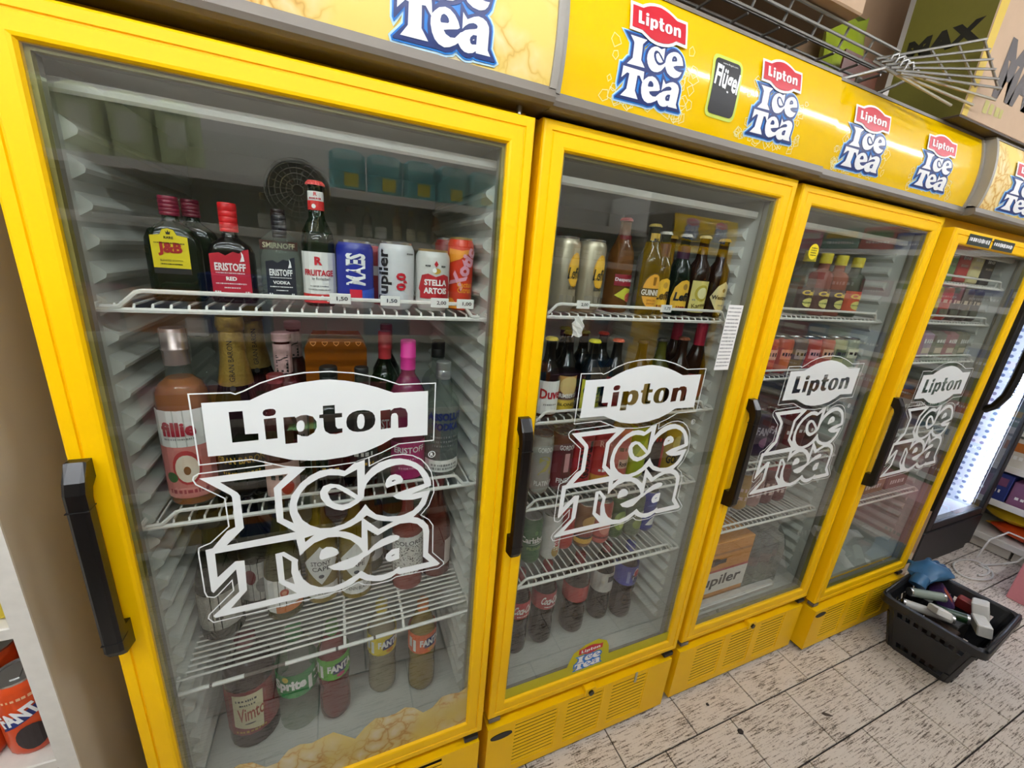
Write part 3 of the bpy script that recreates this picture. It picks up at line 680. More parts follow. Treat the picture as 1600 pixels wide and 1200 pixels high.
# black sticker on the second sign
m = MB(); fn = lambda a, b: (a, sign_y(b)-.0012, b); fn2 = lambda a, b: (a, sign_y(b)-.002, b); fn3 = lambda a, b: (a, sign_y(b)-.0028, b)
def rrect(cx, cz, hw, hh, r, n=4):
    o = []
    for (sx, sz, a0) in ((1, 1, 0), (-1, 1, 90), (-1, -1, 180), (1, -1, 270)):
        for k in range(n+1):
            t = math.radians(a0+90*k/n); o.append((cx+sx*(hw-r)+r*math.cos(t), cz+sz*(hh-r)+r*math.sin(t)))
    return o
for pl, mt, f in ((rrect(.365, 1.868, .040, .052, .012), M('lime_edge', 'c9d655', .4), fn), (rrect(.365, 1.868, .034, .046, .009), BLACKP, fn2)):
    v, f2 = fill([pl]); v, f2 = strips(v, f2, CUTS); m.add([f(a, b) for a, b in v], f2, mt)
put_text(m, 'Fl\u00fcgel', .046, .366, 1.878, WHITE, fn3, wid=.064, rot=-.12, bold=.03)
put_text(m, 'www.flugel.com', .004, .370, 1.907, WHITE, fn3, wid=.04, bold=0)
m.build('black_sticker', s2, fix=False)
# stickers at the bottom of the door glass
ICEF = ramp_mat('ice_sticker_film', ice_nodes, .4)
nt = ICEF.node_tree; tr_ = nt.nodes.new('ShaderNodeBsdfTransparent'); mx_ = nt.nodes.new('ShaderNodeMixShader'); mx_.inputs[0].default_value = .35
nt.links.new(nt.nodes['Principled BSDF'].outputs[0], mx_.inputs[1]); nt.links.new(tr_.outputs[0], mx_.inputs[2]); nt.links.new(mx_.outputs[0], nt.nodes['Material Output'].inputs[0])
m = MB()
pts = [(.047, .3255)]
for k in range(27):
    x = .05+.59*k/26; pts.append((x, .418 + .035*abs(math.sin(k*.42+.4)) + .010*math.sin(k*1.7)))
pts.append((.642, .3255))
v, f2 = fill([pts[::-1]]); m.add([(a, .0058, b) for a, b in v], f2, ICEF)
m.build('ice_sticker', d1, fix=False)
m = MB()
v, f2 = fill([[(.048, .334), (.640, .334), (.640, .372), (.395, .372), (.390, .405), (.378, .430), (.345, .448), (.300, .440), (.262, .420), (.252, .395), (.245, .372), (.048, .372)]])
m.add([(a, .0058, b) for a, b in v], f2, see('yellow_film', 'd9cf1c', .25, .4, 'e8dd40'))
px0, px1, pz0, pz1 = box_of('plate'); ox0, ox1, oz0, oz1 = box_of('outer')
for F_, bx, q, mt, y in ((F_HALO, (ox0, ox1, oz0, oz1), (.268, .372, .345, .402), BLUEP, .0055), (F_LET, (ox0, ox1, oz0, oz1), (.268, .372, .345, .402), WHITE, .0050), (F_PLAIN, (px0, px1, pz0, pz1), (.280, .365, .402, .434), REDP, .0047), (F_LIP, (px0, px1, pz0, pz1), (.280, .365, .402, .434), WHITE, .0043)):
    m.add([(q[0]+(a-bx[0])/(bx[1]-bx[0])*(q[1]-q[0]), y, q[2]+(b-bx[2])/(bx[3]-bx[2])*(q[3]-q[2])) for a, b in F_[0]], F_[1], mt)
m.build('yellow_sticker', d2, fix=False)
# round yellow tag on the third glass, dark strips on the fourth frame
m = MB(); cx, cz = .838-.7245, 1.606
m.add([(cx, .0058, cz)] + [(cx+.020*math.cos(t*PI/10), .0058, cz+.020*math.sin(t*PI/10)) for t in range(20)], [(0, 1+t, 1+(t+1) % 20) for t in range(20)], M('tag_yellow', 'f0d80c', .4))
for r in range(4): scribble(m, cx-.012, cx+.012, cz+.009-.006*r, .003, BLACKP, lambda a, b: (a, .0052, b))
m.build('round_tag', d3, fix=False)
for a, b in ((.090, .245), (.262, .42)):
    m = MB(); m.box((a, -.0012, 1.690), (b, -.0004, 1.722), M('dark_green_sticker', '1e2b22', .4))
    scribble(m, a+.008, b-.008, 1.707, .013, WHITE, lambda p, q: (p, -.0016, q))
    m.build('frame_sticker', d4)

# ------------------------------------------------------------------ drinks
GB = see('bottle_brown', '2c1508', .22, .05, '5a2a0c')
GG = see('bottle_green', '0e1f10', .25, .05, '24401c')
GO = see('bottle_olive', '5a5a14', .45, .05, '9a9430')
GK = see('bottle_black', '070707', .03, .06)
GC = see('bottle_clear', 'aeb4ae', .88, .04, 'eef2ee')
GAM = see('amber_spirit', 'c26a0a', .25, .05, 'd98a24')
GWW = see('white_wine', 'b39a2c', .55, .05, 'd9c662')
GRO = see('rose_wine', 'a8544a', .40, .05, 'd88a78')
GDR = see('dark_red_wine', '4a1210', .20, .05, '7a2016')
GPK = see('pink_spirit', '8c2a52', .30, .06, 'b24a74')
GRL = see('raspberry_drink', '7c2f30', .22, .08, 'a0504c')
GLM = see('cloudy_lemonade', 'a9a184', .30, .08, 'c9c2a0')
GOR = see('orange_drink', '9a8434', .30, .08, 'b8a050')
GCO = see('cola', '1a0f0b', .12, .06, '38201a')
GCR = see('vimto_drink', '1c0c10', .12, .06)
GHON = see('honey_beer', '8a4a10', .35, .05, 'c07a28')
SIL = M('can_silver', 'b9bab8', .28, .75, var=.05)
LID = M('can_lid', 'c4c4c2', .25, .9, var=.05)
GOLD = M('gold_foil', 'b99a4a', .32, .7, var=.18, vscale=220, bump=.5)
GOLDP = M('gold_print', 'c9a23a', .4)
CREAM = M('cream_label', 'e9e0b8', .5)
def C(hexs, rough=.4): return M('col_'+hexs+('' if rough == .4 else '_%d' % (rough*100)), hexs, rough, var=.05, vscale=80)
PROF = {
 'beer': [(.86, 0), (1, .022), (1, .56), (.94, .63), (.62, .735), (.45, .82), (.40, .93), (.44, .945), (.44, .965)],
 'steinie': [(.86, 0), (1, .025), (1, .50), (.9, .60), (.50, .70), (.42, .80), (.40, .93), (.45, .945), (.45, .965)],
 'wine': [(.88, 0), (1, .015), (1, .58), (.95, .635), (.62, .70), (.42, .745), (.38, .80), (.37, .945), (.41, .95), (.41, .985)],
 'burgundy': [(.88, 0), (1, .015), (1, .40), (.93, .50), (.66, .63), (.42, .75), (.36, .84), (.35, .945), (.40, .95), (.40, .985)],
 'champ': [(.86, 0), (1, .02), (1, .42), (.92, .52), (.62, .68), (.46, .80), (.42, .92), (.40, .95)],
 'round': [(.9, 0), (1, .015), (1, .60), (.97, .66), (.80, .705), (.48, .74), (.44, .80), (.44, .90)],
 'vodka': [(.92, 0), (1, .012), (1, .60), (.96, .66), (.72, .72), (.40, .76), (.36, .80), (.36, .90)],
 'tall': [(.9, 0), (1, .015), (1, .58), (.95, .65), (.6, .73), (.40, .77), (.38, .90)],
 'pet': [(.55, 0), (.80, .012), (.98, .05), (1, .12), (.96, .28), (.90, .345), (.98, .40), (1, .44), (1, .62), (.97, .66), (.85, .75), (.55, .87), (.36, .92), (.36, .945)],
 'jug': [(.9, 0), (1, .02), (1, .62), (.97, .70), (.8, .80), (.45, .90), (.36, .93), (.36, .96)],
}
def cyl(r, off=0.): return lambda a, b: ((r+off)*math.sin(a/r), -(r+off)*math.cos(a/r), b)
def flat(y): return lambda a, b: (a, y, b)
def wrap_label(name, par, r, z0, z1, half, bg, items, shape=None, rz=0., eps=.0006):
    """a label laid round a cylinder: ground plus printed items"""
    m = MB()
    if shape is None:
        n = max(6, int(half/.18)); vs = []; fs = []
        for k in range(n+1):
            a = (-half + 2*half*k/n)*r; vs += [(a, z0), (a, z1)]
        fs = [(2*k, 2*k+2, 2*k+3, 2*k+1) for k in range(n)]
    else:
        vs, fs = fill([[(u*half*r, z0+(z1-z0)*v) for u, v in shape]])
        vs, fs = strips(vs, fs, [(-half+2*half*k/10)*r for k in range(1, 10)], 0)
    if bg is not None: m.add([cyl(r, eps)(a, b) for a, b in vs], fs, bg)
    for it in items: item(m, it, r, z0, z1, half, eps)
    return m.build(name, par, rz=rz, fix=False)
def item(m, it, r, z0, z1, half, eps):
    k = it[0]; H = z1-z0; f = cyl(r, eps*2.6)
    if k == 't':      # text, height, u, v (fractions), mat, [rot, width fraction, bold, shear]
        _, s, h, u, v, mt = it[:6]; o = it[6] if len(it) > 6 else {}
        rot = o.get('rot', 0); wd = o.get('w')
        put_text(m, s, h*H, u*half*r, z0+v*H, mt, f, wid=None if wd is None else wd*(2*half*r if not rot else H), rot=rot, bold=o.get('b', .02), shear=o.get('sh', 0))
    elif k == 'b':    # band u0,u1,v0,v1
        _, u0, u1, v0, v1, mt = it[:6]; ff = cyl(r, eps*(it[6] if len(it) > 6 else 1.8)); n = 8; vs = []
        for q in range(n+1):
            a = (u0+(u1-u0)*q/n)*half*r; vs += [ff(a, z0+v0*H), ff(a, z0+v1*H)]
        m.add(vs, [(2*q, 2*q+2, 2*q+3, 2*q+1) for q in range(n)], mt)
    elif k == 'e':    # ellipse u,v,ru,rv
        _, u, v, ru, rv, mt = it[:6]; ff = cyl(r, eps*(it[6] if len(it) > 6 else 2.0)); n = 18
        vs = [(u*half*r, z0+v*H)] + [((u+ru*math.cos(t*2*PI/n))*half*r, z0+(v+rv*math.sin(t*2*PI/n))*H) for t in range(n)]
        vs, fs = strips(vs, [(0, 1+t, 1+(t+1) % n) for t in range(n)], [k*.2*r for k in range(-12, 13)], 0)
        m.add([ff(a, b) for a, b in vs], fs, mt)
    elif k == 'p':    # polygon
        _, pl, mt = it[:3]; ff = cyl(r, eps*(it[3] if len(it) > 3 else 2.0))
        vs, fs = fill([[(u*half*r, z0+v*H) for u, v in pl]]); vs, fs = strips(vs, fs, [k*.2*r for k in range(-12, 13)], 0); m.add([ff(a, b) for a, b in vs], fs, mt)
    elif k == 's':    # unreadable small print u0,u1,v,h
        _, u0, u1, v, h, mt = it
        scribble(m, u0*half*r, u1*half*r, z0+v*H, h*H, mt, f)
DIA = [(0, 0), (1, .5), (0, 1), (-1, .5)]
def pos(c, x, y, z): return (x, y, z)
CATS = []
def bottle(name, label, cat, loc, H, R, shape, glass, cap=None, capm=None, labels=(), rz=0., group=None, foil=None, fill_to=None, liquid=None):
    e = tag(empty(name, loc, rz), label, cat, group)
    pf = [(r*R, z*H) for r, z in PROF[shape]]
    m = MB(); m.lathe(pf, glass, 18); m.build('glass_body' if shape not in ('pet', 'jug') else 'plastic_body', e)
    if liquid:
        zt = fill_to*H; q = [(max(r-.0016, .001), max(z, .003)) for r, z in pf if z < zt]
        for i in range(len(pf)-1):
            if pf[i][1] < zt <= pf[i+1][1]:
                t = (zt-pf[i][1])/(pf[i+1][1]-pf[i][1]); q.append((pf[i][0]+(pf[i+1][0]-pf[i][0])*t-.0016, zt))
        m = MB(); m.lathe(q, liquid, 16); m.build('liquid', e)
    zt = PROF[shape][-1][1]*H; rt = PROF[shape][-1][0]*R
    if cap == 'crown':
        m = MB(); rr = .0145
        n = 21; vs = []
        for (r, z) in ((rr, zt-.004), (rr*.98, zt-.001), (rr*.8, zt+.003), (rr*.5, zt+.0035)):
            for k in range(n*2): q = r*(1.06 if (k % 2 and z < zt) else 1.); vs.append((q*math.cos(PI*k/n), q*math.sin(PI*k/n), z))
        nn = 2*n; fs = [(i*nn+k, i*nn+(k+1) % nn, (i+1)*nn+(k+1) % nn, (i+1)*nn+k) for i in range(3) for k in range(nn)] + [tuple(range(3*nn, 4*nn)), tuple(range(nn-1, -1, -1))]
        m.add(vs, fs, capm); m.build('crown_cap', e)
    elif cap == 'screw':
        h = H - zt + .012; rr = rt+.0022
        m = MB(); m.lathe([(rr*.98, zt-.012), (rr, zt-.011), (rr, zt-.006), (rr*.96, zt-.0055), (rr, zt-.005), (rr, zt-.012+h*.5), (rr*.97, zt-.012+h*.52), (rr, zt-.012+h*.54), (rr, H-.002), (rr*.9, H)], capm, 18); m.build('screw_cap', e)
    elif cap == 'tall':
        rr = rt+.0016
        m = MB(); m.lathe([(rr, zt-.030), (rr, zt-.006), (rr*1.04, zt-.005), (rr*1.04, zt-.002), (rr, zt-.001), (rr, H-.003), (rr*.92, H)], capm, 18); m.build('foil_cap', e)
    elif cap == 'champ':
        a = .62*H; pf2 = [(r*R+.0012, z*H) for r, z in PROF[shape] if z*H > a]
        m = MB(); m.lathe([(rt*1.55+.0012, a)] + pf2 + [(rt+.004, zt+.003), (rt+.005, zt+.012), (rt+.003, zt+.026), (rt*.7, H)], capm, 18); m.build('foil_hood', e)
    elif cap == 'block':
        m = MB(); m.box((-.017, -.017, zt-.004), (.017, .017, H), capm, .003); m.build('stopper', e)
    for k, L in enumerate(labels):
        rr = R
        if L.get('r'): rr = L['r']*R
        wrap_label(L.get('name', 'label'), e, rr, L['z'][0]*H, L['z'][1]*H, L['half'], L.get('bg'), L.get('items', ()), L.get('shape'), L.get('rz', 0.), L.get('eps', .0007))
    return e
def can(label, loc, H, R, body, items=(), rz=0., half=1.5, group=None, top=None, cat='can', name='drinks_can', shape=None, bg=None, z=(.10, .88)):
    e = tag(empty(name, loc, rz), label, cat, group)
    m = MB(); m.lathe([(R*.80, 0), (R*.84, .004), (R*.985, .010), (R, .016), (R, H-.016), (R*.97, H-.011), (R*.86, H-.004)], body, 20); m.build('can_body', e)
    m = MB(); m.lathe([(R*.86, H-.0045), (R*.875, H-.002), (R*.875, H), (R*.84, H), (R*.82, H-.003), (R*.2, H-.003)], top or LID, 20); ld = m.build('lid', e)
    m = MB(); m.box((-R*.16, -R*.45, H-.003), (R*.16, R*.12, H-.0012), top or LID); m.build('pull_tab', ld)
    if items or bg: wrap_label('print', e, R, z[0]*H, z[1]*H, half, bg, items, shape)
    return e
def flask(name, label, cat, loc, H, wx, wy, glass, capm, items=(), lab=None, rz=0., group=None, neck=.0105, cap_r=.014, cap_h=.028):
    """flat pocket bottle"""
    e = tag(empty(name, loc, rz), label, cat, group)
    m = MB(); hs = H-cap_h-.008
    sec = [(.92, 0), (1, .006), (1, hs*.66), (.97, hs*.78), (.82, hs*.88), (.52, hs*.95)]
    n = 24; vs = []
    for k, z in sec:
        for q in range(n):
            t = 2*PI*q/n; c, s_ = math.cos(t), math.sin(t)
            vs.append((wx/2*k*math.copysign(abs(c)**.45, c), wy/2*(.55+.45*k)*math.copysign(abs(s_)**.6, s_), z))
    for r, z in ((neck*1.1, hs), (neck, hs+.006), (neck, H-.008)):
        for q in range(n): vs.append((r*math.cos(2*PI*q/n), r*math.sin(2*PI*q/n), z))
    L = len(sec)+3
    fs = [(i*n+k, i*n+(k+1) % n, (i+1)*n+(k+1) % n, (i+1)*n+k) for i in range(L-1) for k in range(n)] + [tuple(range(n-1, -1, -1)), tuple(range((L-1)*n, L*n))]
    m.add(vs, fs, glass, True); m.build('glass_body', e)
    m = MB(); z = H-cap_h; r = cap_r
    pr = [(r*.97, z), (r, z+.001)]
    for k in range(4): pr += [(r, z+.004+k*cap_h*.2), (r*.96, z+.005+k*cap_h*.2), (r, z+.006+k*cap_h*.2)]
    pr += [(r, H-.002), (r*.92, H)]
    m.lathe(pr, capm, 18); m.build('screw_cap', e)
    if lab:
        z0, z1, wd, bg, shp = lab; m = MB(); y = -wy/2-.0006
        if shp: v, f = fill([[(u*wd/2, z0*H+(z1-z0)*H*q) for u, q in shp]])
        else: v, f = [(-wd/2, z0*H), (wd/2, z0*H), (wd/2, z1*H), (-wd/2, z1*H)], [(0, 1, 2, 3)]
        m.add([(a, y, b) for a, b in v], f, bg)
        big = 100.
        for it in items:
            k = it[0]; Hh = (z1-z0)*H; hw = wd/2
            if k == 't':
                o = it[6] if len(it) > 6 else {}
                put_text(m, it[1], it[2]*Hh, it[3]*hw, z0*H+it[4]*Hh, it[5], flat(y-.0008), wid=None if 'w' not in o else o['w']*wd, bold=o.get('b', .02))
            elif k == 'b':
                m.add([(it[1]*hw, y-.0004, z0*H+it[3]*Hh), (it[2]*hw, y-.0004, z0*H+it[3]*Hh), (it[2]*hw, y-.0004, z0*H+it[4]*Hh), (it[1]*hw, y-.0004, z0*H+it[4]*Hh)], [(0, 1, 2, 3)], it[5])
            elif k == 's': scribble(m, it[1]*hw, it[2]*hw, z0*H+it[3]*Hh, it[4]*Hh, it[5], flat(y-.0008))
            elif k == 'p':
                v, f = fill([[(u*hw, z0*H+q*Hh) for u, q in it[1]]]); m.add([(a, y-.0005, b) for a, b in v], f, it[2])
        m.build('label', e, fix=False)
    return e
T1 = 'on the top shelf of the first cooler'
z = 1.4065
arch = [(-1, 0), (1, 0), (1, .83), (.45, .86), (.3, .97), (0, 1), (-.3, .97), (-.45, .86), (-1, .83)]
jb = [('b', -1, 1, 0, .13, BLACKP), ('t', 'RARE', .055, 0, .80, BLACKP), ('t', 'J&B', .30, 0, .55, C('a81c1c'), {'w': .66, 'b': .05}), ('s', -.8, .8, .68, .03, BLACKP), ('t', 'BLENDED SCOTCH', .04, 0, .30, BLACKP, {'w': .6, 'b': 0}), ('s', -.6, .6, .22, .03, BLACKP), ('t', '\u2302', .07, 0, .90, BLACKP)]
jb[-1] = ('p', [(-.1, .87), (.1, .87), (.14, .95), (.05, .91), (0, .97), (-.05, .91), (-.14, .95)], BLACKP)
flask('whisky_flask', 'green whisky flask with a yellow label and dark red cap, front of the top shelf', 'bottle', (-.578, .10, z), .157, .072, .040, GG, C('7c1230'), jb, (.27, .70, .047, C('e8d21c'), arch), cap_r=.0128)
flask('whisky_flask', 'green whisky flask with a dark red cap, half hidden behind the yellow-labelled one', 'bottle', (-.568, .17, z), .160, .072, .040, GG, C('6c1028'), cap_r=.0128)
wav = [(-1, 0), (1, 0), (1, 1), (.7, .97), (.5, .9), (.2, .93), (-.2, .84), (-.5, .9), (-1, .86)]
er = lambda t, s: [('t', 'ERISTOFF', .17, 0, .60, WHITE, {'w': .78, 'b': .03}), ('s', -.75, .75, .47, .025, WHITE), ('t', t, .085, 0, .35, WHITE, {'b': .04}), ('s', -.8, .8, .24, .03, WHITE), ('s', -.4, .4, .15, .03, WHITE), ('p', [(.5, .72), (.75, .74), (.7, .88), (.6, .95), (.62, .84)], WHITE), ('s', -.9, -.6, .06, .04, WHITE), ('s', .65, .9, .06, .04, WHITE)]
flask('liqueur_flask', 'dark flask with a red label and bright red ribbed cap', 'bottle', (-.502, .10, z), .157, .066, .040, GK, C('d0141c'), er('RED', 0), (.09, .56, .055, C('b3122a'), wav), cap_r=.013, cap_h=.044)
flask('vodka_flask', 'clear vodka flask with a dark navy label and black cap', 'bottle', (-.430, .10, z), .147, .062, .038, GC, C('1c1c22'), er('VODKA', 0), (.10, .55, .044, C('1d2330'), wav), cap_r=.0112, cap_h=.036)
flask('vodka_flask', 'clear vodka flask with a brown band, right behind the navy-labelled flask', 'bottle', (-.437, .16, z), .160, .068, .038, GC, C('2a1a18'), [('t', 'SMIRNOFF', .6, 0, .5, CREAM, {'w': .85, 'b': .03})], (.56, .66, .060, C('5a3226'), None), cap_r=.0115)
frb = [('t', 'R', .16, .0, .83, REDP, {'b': .04}), ('t', 'FRUITAGE', .12, 0, .60, REDP, {'w': .66, 'b': .03}), ('t', 'by Rodenbach', .07, .1, .48, BLACKP, {'w': .4, 'b': 0}), ('s', -.4, .4, .34, .03, GREYP), ('s', -.5, .5, .27, .03, GREYP), ('b', -1, 1, 0, .18, C('d22c2c')), ('e', -.3, .08, .07, .03, WHITE, 2.4), ('e', .1, .13, .06, .03, WHITE, 2.4), ('e', .35, .06, .07, .03, WHITE, 2.4)]
bottle('beer_bottle', 'slim green-black bottle with a white and red label and red neck collar', 'bottle', (-.371, .098, z), .212, .0265, 'steinie', GG, 'crown', C('e0504c'),
       [dict(z=(.03, .44), half=1.35, bg=PAPER, items=frb), dict(name='neck_label', z=(.76, .90), r=.47, half=1.2, bg=PAPER, items=[('b', -1, 1, 0, .5, C('d22c2c')), ('e', -.2, .2, .2, .12, WHITE, 2.4), ('t', 'R', .2, 0, .85, REDP), ('s', -.6, .6, .62, .1, REDP)])])
can('tall blue beer can with white sideways lettering', (-.311, .098, z), .118, .0325, C('1f2f96', .25), [('t', 'MAES', .36, .0, .62, WHITE, {'rot': PI/2, 'w': .60, 'b': .04}), ('b', -.22, .2, .05, .24, C('d01f3a')), ('p', [(-.9, -.1), (.9, .05), (.9, .28), (.2, .22), (-.9, .05)], C('3358c0'), 1.2), ('p', [(-.9, -.12), (.9, -.12), (.9, -.02), (-.9, .02)], SIL, 1.5)])
can('red can half hidden between the blue can and the white can', (-.272, .165, z), .116, .031, C('9c1526'), [('b', -.6, .6, .5, .7, WHITE)])
can('white alcohol-free beer can with black sideways lettering and red figures', (-.237, .098, z), .122, .0335, C('d6d7d8', .3), [('t', 'Jupiler', .30, -.52, .52, BLACKP, {'rot': PI/2, 'w': .98, 'b': .03}), ('t', '0,0', .22, .12, .42, REDP, {'rot': PI/2, 'w': .34, 'b': .05}), ('s', .3, .6, .95, .03, BLACKP)])
can('white and gold beer can with a red label band', (-.168, .094, z), .115, .033, C('d4d3cc', .3), [('p', [(-.62, .28), (-.70, .33), (-.55, .62), (-.30, .66), (0, .60), (.30, .66), (.55, .62), (.70, .33), (.62, .28), (.62, .14), (-.62, .14)], C('b6202a')), ('t', 'STELLA', .13, 0, .48, WHITE, {'w': .44, 'b': .04}), ('t', 'ARTOIS', .13, 0, .31, WHITE, {'w': .46, 'b': .04}), ('t', 'BELGIUM', .06, 0, .05, BLACKP, {'w': .28}), ('p', [(-.08, .86), (0, .80), (.08, .86), (0, .93)], REDP), ('e', .02, .72, .16, .06, GOLDP), ('e', -.06, .73, .08, .05, WHITE, 2.6), ('s', -.4, -.2, .82, .04, BLACKP), ('s', .2, .4, .82, .04, BLACKP)], top=M('gold_lid', 'c9a86a', .3, .8))
can('slim orange-red can with pink sideways script', (-.106, .118, z), .143, .0265, C('d4371a', .3), [('t', 'Xotic', .26, .02, .62, C('e6a2b4'), {'rot': 1.15, 'b': .05}), ('t', 'Cactus', .10, .1, .34, C('f0a020'), {'w': .4}), ('t', 'Citrus', .10, .1, .24, C('f0a020'), {'w': .36}), ('p', [(-.8, .70), (-.2, .78), (.6, .98), (-.1, .93), (-.8, .96)], C('ef9a28')), ('p', [(-.9, -.1), (-.1, -.1), (-.5, .08), (-.9, .10)], C('ef9a28'))], top=M('gold_lid', 'c9a86a', .3, .8))
can('dark slim can behind the orange-red can at the right wall', (-.118, .185, z), .142, .0265, C('7a1c1c'))
z = 1.0325
fil = [('t', 'fillie', .16, -.05, .80, C('a3122c'), {'w': .5, 'b': .04}), ('s', -.5, .4, .69, .02, GREYP), ('b', -1, 1, 0, .60, C('d9847c')), ('e', .05, .36, .42, .20, C('c4383c'), 2.2), ('e', .05, .35, .34, .16, C('f1e2cc'), 2.6), ('e', .05, .33, .10, .05, C('8a5a30'), 3.), ('e', -.45, .25, .2, .06, C('3c6a34'), 2.4), ('s', -.6, .6, .08, .05, C('a3122c'))]
bottle('liqueur_bottle', 'amber liqueur bottle with a pink apple label, left of the middle shelf', 'bottle', (-.603, .115, z), .325, .040, 'round', GC, 'tall', M('pink_silver', 'c9b7b4', .25, .7), [dict(z=(.06, .58), half=1.25, bg=PAPER, items=fil)], fill_to=.735, liquid=GAM)
bottle('liqueur_bottle', 'liqueur bottle with a clear square stopper behind the apple label bottle', 'bottle', (-.588, .205, z), .330, .040, 'round', GC, 'block', M('clear_cap', 'c8c8c4', .2), [dict(z=(.08, .50), half=1.25, bg=PAPER)], fill_to=.55, liquid=GAM)
gbl = [dict(z=(.10, .36), half=1.2, bg=BLACKP, items=[('t', 'GRAN BARON', .16, 0, .6, GOLDP, {'w': .8}), ('s', -.6, .6, .3, .06, GOLDP)])]
def hr(z):
    q = [(r*.043, t*.338) for r, t in PROF['champ']]
    for (r0, a), (r1, b) in zip(q, q[1:]):
        if a <= z <= b: return r0+(r1-r0)*(z-a)/(b-a)
    return .018
def champ(label, loc, rz=0.):
    e = bottle('sparkling_wine_bottle', label, 'bottle', loc, .338, .043, 'champ', GK, 'champ', GOLD, gbl, rz)
    m = MB(); f = lambda a, b: (a, -math.sqrt(max(hr(b)**2-a*a, 1e-6))-.0022, b)
    put_text(m, 'GRAN BARON', .0085, 0, .270, BLACKP, f, wid=.072, rot=PI/2, bold=0)
    f2 = lambda a, b: (a, -hr(b)-.0024, b)
    m.add([f2(.005*math.cos(t*PI/6), .222+.005*math.sin(t*PI/6)) for t in range(12)], [tuple(range(12))], BLACKP)
    m.build('hood_print', e, fix=False)
champ('sparkling wine bottle with a gold foil hood, front one of the pair', (-.520, .115, z))
champ('sparkling wine bottle with a gold foil hood, behind the other gold one', (-.507, .235, z), .2)
bel = [dict(z=(.12, .48), half=1.3, bg=C('e6c8c0'), items=[('t', 'BELLINI', .14, 0, .5, BLACKP, {'w': .7})]), dict(name='neck_foil', z=(.70, .93), r=.425, half=3.14, bg=C('e2b8b4'), items=[('t', 'BELLINI', .28, .0, .40, BLACKP, {'rot': PI/2, 'w': .6})])]
bottle('bellini_bottle', 'dark bottle with a pale pink neck and cap, in front beside the amber box', 'bottle', (-.448, .165, z), .310, .037, 'wine', GDR, 'screw', C('e2b4b4'), bel)
bottle('bellini_bottle', 'dark bottle with a pale pink neck, right behind the other pink-necked one', 'bottle', (-.440, .300, z), .310, .037, 'wine', GDR, 'screw', C('d8a0a4'), bel)
# amber plastic box behind the plate lettering
e = tag(empty('plastic_box', (-.349, .188, z)), 'amber see-through plastic box with diamond cut-outs on the middle shelf', 'box')
AMB = see('amber_plastic', '9a5412', .35, .12, 'c47a2c')
m = MB(); hw, hd, hh = .058, .045, .302
m.prism([(-hw, 0), (hw, 0), (hw, hh-.02), (hw-.012, hh), (-hw+.012, hh), (-hw, hh-.02)], -hd, -hd+.003, AMB); m.prism([(-hw, 0), (hw, 0), (hw, hh-.02), (hw-.012, hh), (-hw+.012, hh), (-hw, hh-.02)], hd-.003, hd, AMB)
m.box((-hw, -hd+.003, 0), (-hw+.003, hd-.003, hh-.02), AMB); m.box((hw-.003, -hd+.003, 0), (hw, hd-.003, hh-.02), AMB); m.box((-hw, -hd, 0), (hw, hd, .003), AMB)
m.box((-hw, -hd-.002, hh-.026), (hw, -hd, hh-.023), AMB)
m.build('box_walls', e)
m = MB()
for k in range(5):
    x = -.042+.021*k; ribbon(m, [(x-.005, hh-.007), (x+.005, hh-.007), (x+.004, hh-.011), (x, hh-.015), (x-.004, hh-.011)], .001, C('f0a860'), lambda a, b: (a, -hd-.0005, b))
m.build('diamond_cutouts', e, fix=False)
bottle('wine_bottle', 'dark red wine bottle with a pale pink label under the white name plate', 'bottle', (-.452, .078, z), .250, .030, 'wine', GDR, 'screw', C('6a1a1c'), [dict(z=(.04, .34), half=1.2, bg=C('d9b0a4'), items=[('s', -.5, .5, .6, .16, BLACKP), ('e', .25, .3, .3, .2, C('b03028'))])])
bottle('cream_liqueur_bottle', 'black squat liqueur bottle with a red-brown band behind the name plate', 'bottle', (-.364, .080, z), .262, .031, 'round', GK, 'screw', BLACKP, [dict(z=(.40, .52), half=1.2, bg=C('8a3a1c'), items=[('t', 'BAILEYS', .5, 0, .5, CREAM, {'w': .75})]), dict(z=(.10, .34), half=1.0, bg=None, items=[('s', -.6, .6, .5, .2, GOLDP)])])
bottle('rum_bottle', 'black bottle standing between the amber box and the red-capped bottle', 'bottle', (-.305, .085, z), .258, .029, 'tall', GK, 'screw', BLACKP, [dict(z=(.12, .45), half=1.1, bg=C('2a2a2c'), items=[('s', -.6, .6, .6, .12, PAPER), ('s', -.6, .6, .35, .08, GOLDP)])])
bottle('vermouth_bottle', 'green-black bottle with a red cap beside the magenta-capped bottle', 'bottle', (-.250, .192, z), .310, .033, 'tall', GG, 'tall', C('c83a40'), [dict(z=(.10, .48), half=1.2, bg=C('a01c24'), items=[('t', 'ERISTOFF', .2, 0, .6, WHITE, {'w': .8})])])
bottle('vermouth_bottle', 'dark bottle with a red cap, deep on the middle shelf behind another', 'bottle', (-.238, .275, z), .312, .033, 'tall', GK, 'tall', C('a82c34'))
bottle('pink_vodka_bottle', 'raspberry pink spirit bottle with a magenta cap', 'bottle', (-.212, .105, z), .308, .037, 'tall', GPK, 'tall', C('e23c9a'), [dict(z=(.02, .30), half=1.3, bg=C('b0286c'), items=[('t', 'ERISTOFF', .16, 0, .80, WHITE, {'w': .7}), ('s', -.5, .5, .55, .06, C('e6a0c0')), ('s', -.5, .5, .30, .06, C('e6a0c0'))])])
